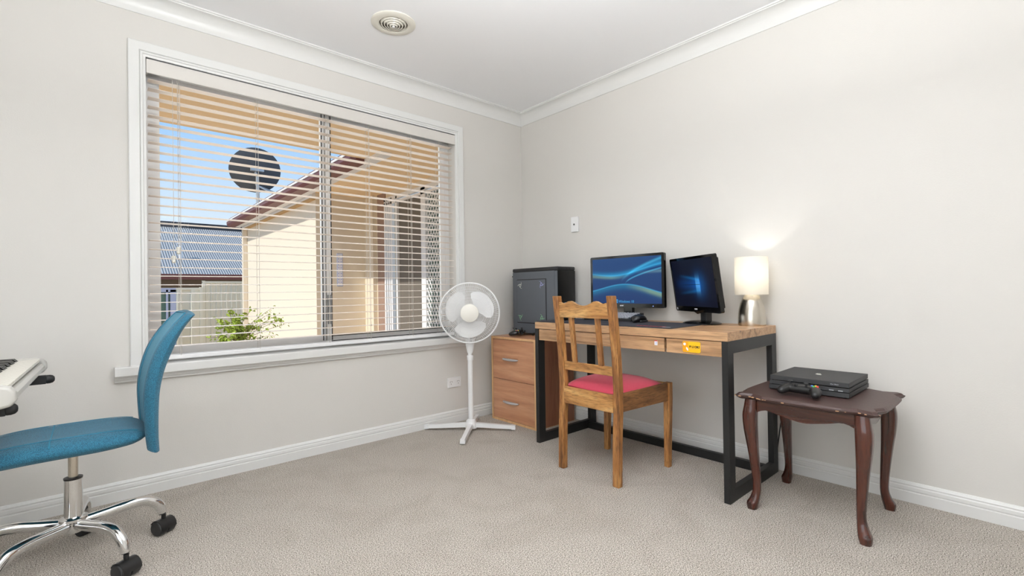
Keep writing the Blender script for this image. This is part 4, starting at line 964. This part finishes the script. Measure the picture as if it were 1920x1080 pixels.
# seat
SXa, SXb, SYa, SYb = -3.020, -2.520, -0.785, -0.400
bm = bm_new(); top_, bot_ = {}, {}; n1, n2 = 28, 20
def seat_xy(u, v):
    cx_, cy_ = (SXa+SXb)/2, (SYa+SYb)/2; X_ = 2*u-1; Y_ = 2*v-1
    m_ = max(abs(X_), abs(Y_))
    if m_ > 0:
        p_ = 4.0; l = (abs(X_)**p_+abs(Y_)**p_)**(1/p_); X_, Y_ = X_*m_/l, Y_*m_/l
    return cx_+X_*(SXb-SXa)/2, cy_+Y_*(SYb-SYa)/2, m_
for i in range(n1+1):
    for j in range(n2+1):
        x, y, m_ = seat_xy(i/n1, j/n2); ed = math.sqrt(max(0, 1-m_**5))
        xf = (x-SXa)/(SXb-SXa); front = 0.018*math.exp(-(xf/0.22)**2)
        seam = 0.004*math.exp(-((x+2.785)/0.006)**2)
        zt = 0.447+0.031*ed-front-seam+0.005*math.exp(-((abs(2*j/n2-1)-0.62)/0.16)**2)*ed; zb = 0.447-0.032*ed-front
        top_[i, j] = bm.verts.new((x, y, zt)); bot_[i, j] = top_[i, j] if (i in (0, n1) or j in (0, n2)) else bm.verts.new((x, y, zb))
for i in range(n1):
    for j in range(n2):
        bm.faces.new((top_[i, j], top_[i+1, j], top_[i+1, j+1], top_[i, j+1]))
        try: bm.faces.new((bot_[i, j+1], bot_[i+1, j+1], bot_[i+1, j], bot_[i, j]))
        except ValueError: pass
seat = finish(bm, 'seat', 'teal', OC, smooth=True); ss = seat.modifiers.new('s', 'SUBSURF'); ss.levels = 1; ss.render_levels = 1
bm = bm_new()
def seat_top(x, y):
    # invert the rounded-rectangle map approximately
    X_, Y_ = abs(2*(x-SXa)/(SXb-SXa)-1), abs(2*(y-SYa)/(SYb-SYa)-1); l = (X_**4+Y_**4)**0.25; m_ = l if l < 1 else 1
    xf = (x-SXa)/(SXb-SXa); return 0.447+0.031*math.sqrt(max(0, 1-m_**5))-0.018*math.exp(-(xf/0.22)**2)+0.005*math.exp(-((Y_-0.62)/0.16)**2)*math.sqrt(max(0, 1-m_**5))
for yy in (-0.715, -0.470): tube(bm, [(x, yy, seat_top(x, yy)+0.0002) for x in [-2.98+0.02*k for k in range(22)]], 0.0013, 6)
tube(bm, [(-2.785, y, seat_top(-2.785, y)-0.0015) for y in [-0.765+0.0175*k for k in range(20)]], 0.0022, 6)
finish(bm, 'seat_piping', 'piping', seat, smooth=True)
# backrest
FRn = [(0.395, -2.527), (0.45, -2.533), (0.53, -2.538), (0.60, -2.538), (0.68, -2.526), (0.76, -2.499), (0.83, -2.457), (0.875, -2.420), (0.893, -2.402)]
BKn = [(0.385, -2.500), (0.45, -2.503), (0.55, -2.502), (0.62, -2.497), (0.69, -2.482), (0.76, -2.456), (0.82, -2.430), (0.865, -2.402), (0.885, -2.386)]
Fp = [(p.x, p.z) for p in smooth_path([(x, 0, z) for z, x in FRn], 4)]; Bp = [(p.x, p.z) for p in smooth_path([(x, 0, z) for z, x in BKn], 4)]
bm = bm_new(); nv = 24; FV, BV = {}, {}; nz = len(Fp)
for i in range(nz):
    tz = i/(nz-1)
    for j in range(nv+1):
        s_ = -1+2*j/nv; hw = 0.190*(0.93+0.07*math.sin(PI*min(1, tz*1.1)))
        ed = abs(s_)
        rim = math.sqrt(max(0, 1-max(0, (ed-0.90)/0.10)**2))
        bol = -0.010*math.exp(-((ed-0.80)/0.13)**2)+0.006*(1-ed)            # side bolsters bulge forward, middle dished
        sc2_ = 1.0 if tz < 0.9 else 1-0.12*((tz-0.9)/0.1)**2*ed**2
        y = -0.600+s_*hw*sc2_; mx_, mz_ = (Fp[i][0]+Bp[i][0])/2, (Fp[i][1]+Bp[i][1])/2
        drop = -0.012*ed**2.5*(tz > 0.7)*((tz-0.7)/0.3)
        fx, fz = Fp[i][0]+bol, Fp[i][1]; bx_, bz_ = Bp[i]
        FV[i, j] = bm.verts.new((mx_+(fx-mx_)*rim, y, mz_+(fz-mz_)*rim+drop)); BV[i, j] = bm.verts.new((mx_+(bx_-mx_)*rim+0.0004, y, mz_+(bz_-mz_)*rim+drop))
for i in range(nz-1):
    for j in range(nv):
        bm.faces.new((FV[i, j], FV[i, j+1], FV[i+1, j+1], FV[i+1, j])); bm.faces.new((BV[i+1, j], BV[i+1, j+1], BV[i, j+1], BV[i, j]))
    for j in (0, nv):
        bm.faces.new((FV[i, j], FV[i+1, j], BV[i+1, j], BV[i, j]))
for j in range(nv):
    bm.faces.new((FV[0, j], BV[0, j], BV[0, j+1], FV[0, j+1])); bm.faces.new((FV[nz-1, j], FV[nz-1, j+1], BV[nz-1, j+1], BV[nz-1, j]))
br = finish(bm, 'backrest', 'teal', OC, smooth=70); ss = br.modifiers.new('s', 'SUBSURF'); ss.levels = 1; ss.render_levels = 1
# smoother woven centre panel and its piping
bm = bm_new(); cen = {}
i0, i1 = 1, nz-4
for i in range(i0, i1+1):
    for j in range(4, nv-3): cen[i, j] = bm.verts.new(Vector(((Fp[i][0]-0.010*math.exp(-((abs(-1+2*j/nv)-0.80)/0.13)**2)+0.006*(1-abs(-1+2*j/nv)))-0.0012, -0.600+(-1+2*j/nv)*0.190*(0.93+0.07*math.sin(PI*min(1, i/(nz-1)*1.1))), Fp[i][1])))
for i in range(i0, i1):
    for j in range(4, nv-4): bm.faces.new((cen[i, j], cen[i, j+1], cen[i+1, j+1], cen[i+1, j]))
sld = finish(bm, 'centre_panel', 'teal2', br, smooth=True); md = sld.modifiers.new('t', 'SOLIDIFY'); md.thickness = 0.003; md.offset = -1 if True else 1
bm = bm_new()
def fpt(i, s_): return Vector((Fp[i][0]-0.010*math.exp(-((abs(s_)-0.80)/0.13)**2)+0.006*(1-abs(s_))-0.002, -0.600+s_*0.190*(0.93+0.07*math.sin(PI*min(1, i/(nz-1)*1.1))), Fp[i][1]))
for s_ in (-0.66, 0.66): tube(bm, [fpt(i, s_) for i in range(1, nz-3)], 0.0022, 6)
tube(bm, [fpt(nz-4, -0.66+1.32*k/10) for k in range(11)], 0.0026, 6)
finish(bm, 'back_piping', 'piping', br, smooth=True)
bm = bm_new(); tube(bm, smooth_path([(-2.69, -0.60, 0.412), (-2.60, -0.60, 0.412), (-2.54, -0.60, 0.425), (-2.520, -0.60, 0.50)], 5), 0.014, 12, flat=0.5); finish(bm, 'back_bracket', 'blackp', OC, smooth=True)

# ------------------------------------------------------------------ digital piano on its stand
KX = -2.835; KY0, KY1 = -1.045, -0.265; ZB, ZK = 0.652, 0.712
DP = thing('digital_piano', 'pearl white digital piano on a stand by the teal office chair', 'digital piano', (-3.0, -0.655, ZB))
bm = bm_new()
prism(bm, [(KX-0.330, ZB), (KX-0.020, ZB), (KX+0.002, ZB+0.006), (KX+0.012, ZB+0.020), (KX+0.012, ZB+0.034), (KX+0.004, ZB+0.042), (KX-0.170, ZB+0.042), (KX-0.175, ZB+0.075), (KX-0.320, ZB+0.085), (KX-0.330, ZB+0.080)], 'y', KY0+0.03, KY1-0.03); finish(bm, 'piano_body', 'piano', DP, smooth=30)
for y0, y1 in ((KY0, KY0+0.034), (KY1-0.034, KY1)):
    bm = bm_new(); prism(bm, [(KX-0.330, ZB), (KX-0.018, ZB), (KX+0.008, ZB+0.006), (KX+0.018, ZB+0.022), (KX+0.016, ZB+0.044), (KX+0.006, ZB+0.058), (KX-0.015, ZB+0.064), (KX-0.170, ZB+0.066), (KX-0.320, ZB+0.088), (KX-0.330, ZB+0.084)], 'y', y0, y1)
    bevel_mod(finish(bm, 'end_block', 'piano', DP, smooth=30), 0.008, 3)
kw = 0.0228; nk = int((KY1-KY0-0.07)/kw); y = KY0+0.035
for k in range(nk):
    bm = bm_new(); box(bm, KX-0.165, KX-0.002, y+k*kw+0.0005, y+(k+1)*kw-0.0005, ZK-0.012, ZK, 0.0012, 1); finish(bm, 'white_key', 'whitekey', DP)
for k in range(nk-1):
    if (k % 7) in (2, 6): continue
    bm = bm_new(); yc = y+(k+1)*kw; rings = [[(x_, yc-h_, z_), (x_, yc+h_, z_), (x_, yc+h_*0.8, z_+dz), (x_, yc-h_*0.8, z_+dz)] for x_, h_, z_, dz in ((KX-0.165, 0.0055, ZK-0.002, 0.013), (KX-0.066, 0.0055, ZK-0.002, 0.012), (KX-0.056, 0.0055, ZK-0.002, 0.001))]
    loft(bm, rings); finish(bm, 'black_key', 'blackkey', DP)
PS = thing('piano_stand', 'black tubular stand with padded arms under the digital piano', 'keyboard stand', (-3.05, -0.62, 0))
for ye, tipx in ((-0.325, -2.812), (-0.935, -2.862)):
    bm = bm_new(); prism(bm, [(ye-0.015, ZB-0.034), (ye+0.015, ZB-0.034), (ye+0.015, ZB-0.002), (ye-0.015, ZB-0.002)], 'x', -3.22, tipx); a_ = bevel_mod(finish(bm, 'support_arm', 'blackm', PS), 0.002)
    bm = bm_new(); lathe(bm, [(0.0155, 0.0), (0.0165, 0.001), (0.0165, 0.010), (0.014, 0.018), (0.008, 0.023), (0.0001, 0.024)], (tipx, ye, ZB-0.018), 20, M=Matrix.Rotation(PI/2, 3, 'Y')); finish(bm, 'rubber_end_cap', 'rubber', a_, smooth=40)
for ye in (-0.325, -0.935):
    bm = bm_new(); tube(bm, [(-3.235, ye, 0.02), (-3.235, ye, ZB-0.004)], 0.017, 12, sq=4); finish(bm, 'upright', 'blackm', PS)
    bm = bm_new(); tube(bm, [(-3.42, ye, 0.017), (-3.06, ye, 0.017)], 0.015, 12, sq=4); finish(bm, 'floor_foot', 'blackm', PS)
bm = bm_new(); tube(bm, [(-3.235, -0.92, 0.32), (-3.235, -0.34, 0.32)], 0.014, 12, sq=4); finish(bm, 'cross_bar', 'blackm', PS)

DP.rotation_euler.z = -0.028; DP.location.x -= 0.004

# ------------------------------------------------------------------ outdoors
GZ = -0.35; SZ = 2.30
bm = bm_new(); box(bm, -14, 12, 0.13, 30, GZ-0.1, GZ); struct(finish(bm, 'ground', 'concrete'))
bm = bm_new(); box(bm, -14, -4.2, -0.5, 0.13, GZ-0.1, -0.1)
bm.free()
# own eave above the window
bm = bm_new(); box(bm, -6, 0.45, 0.13, 1.66, SZ, SZ+0.02); struct(finish(bm, 'trim_3', 'soffit'))
bm = bm_new(); box(bm, -6, -0.72, 1.67, 1.76, SZ+0.045, SZ+0.16); struct(finish(bm, 'trim_4', 'brown'))
# the wing of the house at right angles
HW = thing('house_wing', 'cream rendered wing of the house with brown gutter outside the window', 'house', (0.6, 5.0, GZ))
WX, WY1, WY2 = -0.44, 3.56, 7.45
bm = bm_new(); box(bm, WX, 3.5, WY1, WY2, GZ, SZ); box(bm, 0.30, 0.42, 3.02, WY1, GZ, SZ); box(bm, 0.30, 0.42, 0.14, 1.30, GZ, SZ); box(bm, 0.30, 0.42, 1.30, 3.02, 2.22, SZ)
finish(bm, 'rendered_wall', 'render_wall', HW)
bm = bm_new(); box(bm, -0.60, 0.45, 1.66, WY2+0.1, SZ, SZ+0.02); finish(bm, 'porch_ceiling', 'soffit', HW)
bm = bm_new(); box(bm, -0.615, -0.50, 1.3, WY2+0.1, SZ-0.03, SZ+0.0, 0.0); finish(bm, 'fascia_lining', 'white_ext', HW)
bm = bm_new(); box(bm, WX-0.05, WX, WY1-0.0, WY2, SZ-0.07, SZ); finish(bm, 'wall_frieze', 'white_ext', HW)
bm = bm_new(); box(bm, WX-0.056, WX, WY1, WY2, SZ-0.095, SZ-0.07); finish(bm, 'wall_moulding', 'tan', HW)
bm = bm_new(); prism(bm, [(-0.60, SZ-0.04), (-0.70, SZ-0.02), (-0.72, SZ+0.02), (-0.72, SZ+0.10), (-0.60, SZ+0.10)], 'y', 1.66, WY2+0.15); finish(bm, 'gutter', 'brown', HW)
bm = bm_new(); box(bm, -0.728, -0.720, 1.66, WY2+0.15, SZ+0.062, SZ+0.085); finish(bm, 'gutter_bead', 'white_ext', HW)
bm = bm_new(); prism(bm, [(-0.66, SZ+0.10), (3.5, SZ+1.45), (3.5, SZ+1.40), (-0.60, SZ+0.05)], 'y', 1.66, WY2+0.15); finish(bm, 'roof', 'roofmetal', HW)
for y in (7.3,):
    bm = bm_new(); box(bm, WX-0.075, WX-0.005, y-0.05, y+0.05, GZ, SZ-0.1); finish(bm, 'downpipe', 'white_ext' if y < 5 else 'render_wall', HW)
bm = bm_new(); box(bm, 0.285, 0.30, 3.02, 3.25, GZ, SZ); finish(bm, 'brick_reveal', 'brick', HW)
bm = bm_new(); box(bm, 0.24, 0.30, 3.30, WY1, GZ, SZ); finish(bm, 'corner_post', 'render_wall', HW)
# sliding security door
SD = finish(None, '', '') if False else None
bm = bm_new()
for y0, y1 in ((2.98, 3.02), (2.92, 2.95), (2.86, 2.89), (2.80, 2.84), (2.66, 2.70), (1.97, 2.07), (1.30, 1.36)): box(bm, 0.27, 0.31, y0, y1, GZ, 2.20)
box(bm, 0.27, 0.31, 1.30, 3.02, 2.12, 2.15); box(bm, 0.27, 0.31, 1.30, 3.02, 2.17, 2.22)
sd = finish(bm, 'sliding_door', 'white_ext', HW)
bm = bm_new(); box(bm, 0.30, 0.305, 2.07, 2.66, GZ, 2.12); finish(bm, 'fly_screen', 'screen', sd)
bm = bm_new(); box(bm, 0.312, 0.316, 1.36, 1.97, GZ, 2.12); finish(bm, 'door_glass', 'greenglass', sd)
bm = bm_new()
for i in range(34):
    z = GZ+0.09*i-0.5
    for s_ in (1, -1):
        y0_, z0_, y1_, z1_ = 1.36, z, 1.97, z+s_*0.95
        if s_ < 0: z0_, z1_ = z+0.95, z
        # clip to the door height
        def clip(ya, za, yb, zb):
            lo_, hi_ = GZ, 2.12; out = []
            t0_, t1_ = 0, 1
            if zb != za:
                ta, tb = sorted(((lo_-za)/(zb-za), (hi_-za)/(zb-za))); t0_, t1_ = max(0, ta), min(1, tb)
            if t1_ <= t0_: return None
            return (ya+(yb-ya)*t0_, za+(zb-za)*t0_, ya+(yb-ya)*t1_, za+(zb-za)*t1_)
        q = clip(y0_, z0_, y1_, z1_)
        if q: tube(bm, [(0.285, q[0], q[1]), (0.285, q[2], q[3])], 0.008, 4)
finish(bm, 'diamond_grille', 'white_ext', sd)
WC = thing('wall_chart', 'pale blue and white printed chart on the shaded porch wall', 'notice', (-0.10, WY1, 1.2))
bm = bm_new(); box(bm, -0.165, -0.085, WY1-0.010, WY1-0.001, 1.05, 1.50); finish(bm, 'chart_board', 'blueframe', WC)
bm = bm_new(); box(bm, -0.158, -0.092, WY1-0.012, WY1-0.010, 1.06, 1.49)
finish(bm, 'chart_paper', 'whiteink', WC)
bm = bm_new()
for i in range(9): 
    for x in (-0.145, -0.110): box(bm, x-0.006, x+0.006, WY1-0.013, WY1-0.012, 1.10+i*0.04, 1.112+i*0.04)
finish(bm, 'print_marks', 'violetink', WC)
# satellite dish on the wing roof
DC = Vector((-0.74, 5.35, 2.90))
DS = thing('satellite_dish', 'dark grey satellite dish on a mast above the brown gutter', 'satellite dish', (-0.60, 5.35, SZ+0.12))
dn = Vector((0.15, 0.85, 0.5)).normalized(); sdx = dn.cross(Vector((0, 0, 1))).normalized(); udx = sdx.cross(dn); MD = Matrix((sdx, udx, dn)).transposed().to_3x3()
bm = bm_new(); lathe(bm, [(0.0001, -0.055), (0.12, -0.047), (0.22, -0.028), (0.30, -0.004), (0.355, 0.02), (0.362, 0.018), (0.30, -0.012), (0.22, -0.036), (0.12, -0.056), (0.0001, -0.064)], DC, 40, M=MD); finish(bm, 'dish_bowl', 'dish', DS, smooth=50)
bm = bm_new(); tube(bm, [DC-dn*0.07, DC-dn*0.13, Vector((DC.x, DC.y-0.12, DC.z-0.10)), Vector((DC.x+0.02, DC.y-0.08, SZ+0.10))], 0.022, 10); box(bm, DC.x-0.09, DC.x+0.09, DC.y-0.15, DC.y-0.08, DC.z-0.03, DC.z+0.03); finish(bm, 'mast', 'galv', DS)
bm = bm_new(); tube(bm, [DC-dn*0.05-Vector((0, 0, 0.2)), DC+Vector((0.42, 0.1, -0.32))], 0.010, 6); tube(bm, [Vector((DC.x, DC.y-0.10, DC.z-0.25)), Vector((DC.x+0.30, DC.y-0.3, SZ+0.16))], 0.010, 6); finish(bm, 'brace', 'galv', DS)
# neighbour's house
NB = thing('neighbour_house', 'neighbouring house with corrugated blue-grey roof beyond the fence', 'house', (-3, 16, GZ))
EY, EZ, RY, RZ = 14.1, 1.60, 18.4, 3.52
bm = bm_new(); prism(bm, [(EY, EZ), (RY, RZ), (RY+4.3, EZ), (RY+4.3, EZ-0.05), (RY, RZ-0.05), (EY, EZ-0.05)], 'x', -12, 3.2); finish(bm, 'roof', 'roofmetal', NB)
bm = bm_new(); box(bm, -12, 3.2, RY-0.12, RY+0.12, RZ-0.04, RZ+0.16); finish(bm, 'ridge_cap', mat('dark_ridge_tiles', (58, 60, 66), 0.8, var=0.3, vscale=6), NB)
bm = bm_new(); box(bm, -12, 3.2, EY-0.10, EY, EZ-0.16, EZ+0.0); finish(bm, 'fascia', 'brown', NB)
bm = bm_new(); box(bm, -11.5, 3.0, EY+0.5, RY+3.8, GZ, EZ-0.05); finish(bm, 'house_wall', mat('neighbour_wall', (112, 98, 84), 0.9), NB)
bm = bm_new(); tube(bm, [(-0.55, 15.3, 2.1), (-0.55, 15.3, 2.62)], 0.05, 10); tube(bm, [(-0.55, 15.3, 2.6), (-0.55, 15.3, 2.68)], 0.09, 10); finish(bm, 'flue_pipe', 'white_ext', NB)
# fence
def fence(name, label, x0, x1, y, zt, rib, wd):
    F = thing(name, label, 'fence', ((x0+x1)/2, y, GZ)); n = int((x1-x0)/rib); pts = []
    for i in range(n):
        a = x0+i*rib; pts += [(a, 0), (a+rib*0.55, 0), (a+rib*0.66, -wd), (a+rib*0.88, -wd)]
    pts.append((x1, 0)); prof = [(x, y+d) for x, d in pts]+[(x, y+d+0.006) for x, d in reversed(pts)]
    bm = bm_new(); prism(bm, prof, 'z', GZ, zt); finish(bm, 'fence_sheet', 'fence', F)
    bm = bm_new(); box(bm, x0, x1, y-0.03, y+0.03, zt-0.0, zt+0.04); finish(bm, 'top_rail', 'fence', F)
    for x in (x0, x1-0.05):
        bm = bm_new(); box(bm, x, x+0.05, y-0.035, y+0.035, GZ, zt+0.05); finish(bm, 'fence_post', 'fence', F)
fence('metal_fence', 'wide-ribbed cream metal fence outside the left pane', -5.5, -1.02, 8.3, 1.07, 0.23, 0.03)
fence('metal_fence', 'taller narrow-ribbed cream fence panel beside the house wing', -1.02, -0.20, 8.35, 1.20, 0.09, 0.02)
# shed with a green-tinted window
SH = thing('garden_shed', 'shed with green glass window in a pale blue frame by the fence', 'shed', (-3, 7.5, GZ))
bm = bm_new(); box(bm, -4.6, -1.62, 7.2, 7.9, GZ, 1.02); finish(bm, 'shed_wall', 'greenglass', SH)
bm = bm_new(); box(bm, -1.66, -1.58, 7.16, 7.22, GZ, 1.06); box(bm, -1.72, -1.69, 7.16, 7.22, GZ, 1.06); box(bm, -4.6, -1.58, 7.16, 7.22, 1.02, 1.09); finish(bm, 'window_frame', 'blueframe', SH)
# shrub
SB = thing('shrub', 'leafy yellow-green shrub growing outside the window', 'shrub', (-1.60, 2.25, GZ))
random.seed(11); lf = bm_new(); st = bm_new()
tube(st, smooth_path([(-1.60, 2.25, GZ), (-1.62, 2.25, 0.1), (-1.60, 2.23, 0.48)], 4), 0.014, 8)
for k in range(52):
    a = random.uniform(0, 2*PI); L = random.uniform(0.12, 0.26); el = random.uniform(0.0, 1.35)
    if k < 9: a = random.uniform(-0.45, 0.25); L = random.uniform(0.34, 0.50); el = random.uniform(0.15, 0.75)
    s0 = Vector((-1.64+random.uniform(-0.04, 0.04), 2.24, random.uniform(0.38, 0.60))); d_ = Vector((math.cos(a)*math.cos(el)*1.1, math.sin(a)*math.cos(el)*0.8, math.sin(el)))
    pp = smooth_path([s0, s0+d_*L*0.5+Vector((0, 0, 0.02)), s0+d_*L], 4); tube(st, pp, [0.0035*(1-0.7*i/(len(pp)-1)) for i in range(len(pp))], 5)
    for q in range(16):
        c_ = pp[min(len(pp)-1, int((0.25+0.75*random.random())*len(pp)))]+Vector([random.uniform(-0.025, 0.025) for _ in range(3)])
        n_ = Vector((random.uniform(-1, 1), random.uniform(-1.4, 0.6), random.uniform(-0.2, 1))).normalized(); t_ = n_.orthogonal().normalized(); b2 = n_.cross(t_); s_ = random.uniform(0.014, 0.029)
        an = random.uniform(0, PI); t_, b2 = t_*math.cos(an)+b2*math.sin(an), b2*math.cos(an)-t_*math.sin(an)
        if k < 9 and q % 3: s_ *= 0.5
        rim = [c_-t_*s_, c_-t_*s_*0.35+b2*s_*0.42, c_+t_*s_*0.35+b2*s_*0.36, c_+t_*s_, c_+t_*s_*0.35-b2*s_*0.36, c_-t_*s_*0.35-b2*s_*0.42]
        vs = [lf.verts.new(p+n_*0.004*(j % 3)) for j, p in enumerate(rim)]; mid = [vs[0], vs[3]]
        lf.faces.new((vs[0], vs[1], vs[2], vs[3])); lf.faces.new((vs[0], vs[3], vs[4], vs[5]))
finish(st, 'stems', 'stem', SB); o = finish(lf, 'leaves', 'leaf', SB); o['kind'] = 'stuff'
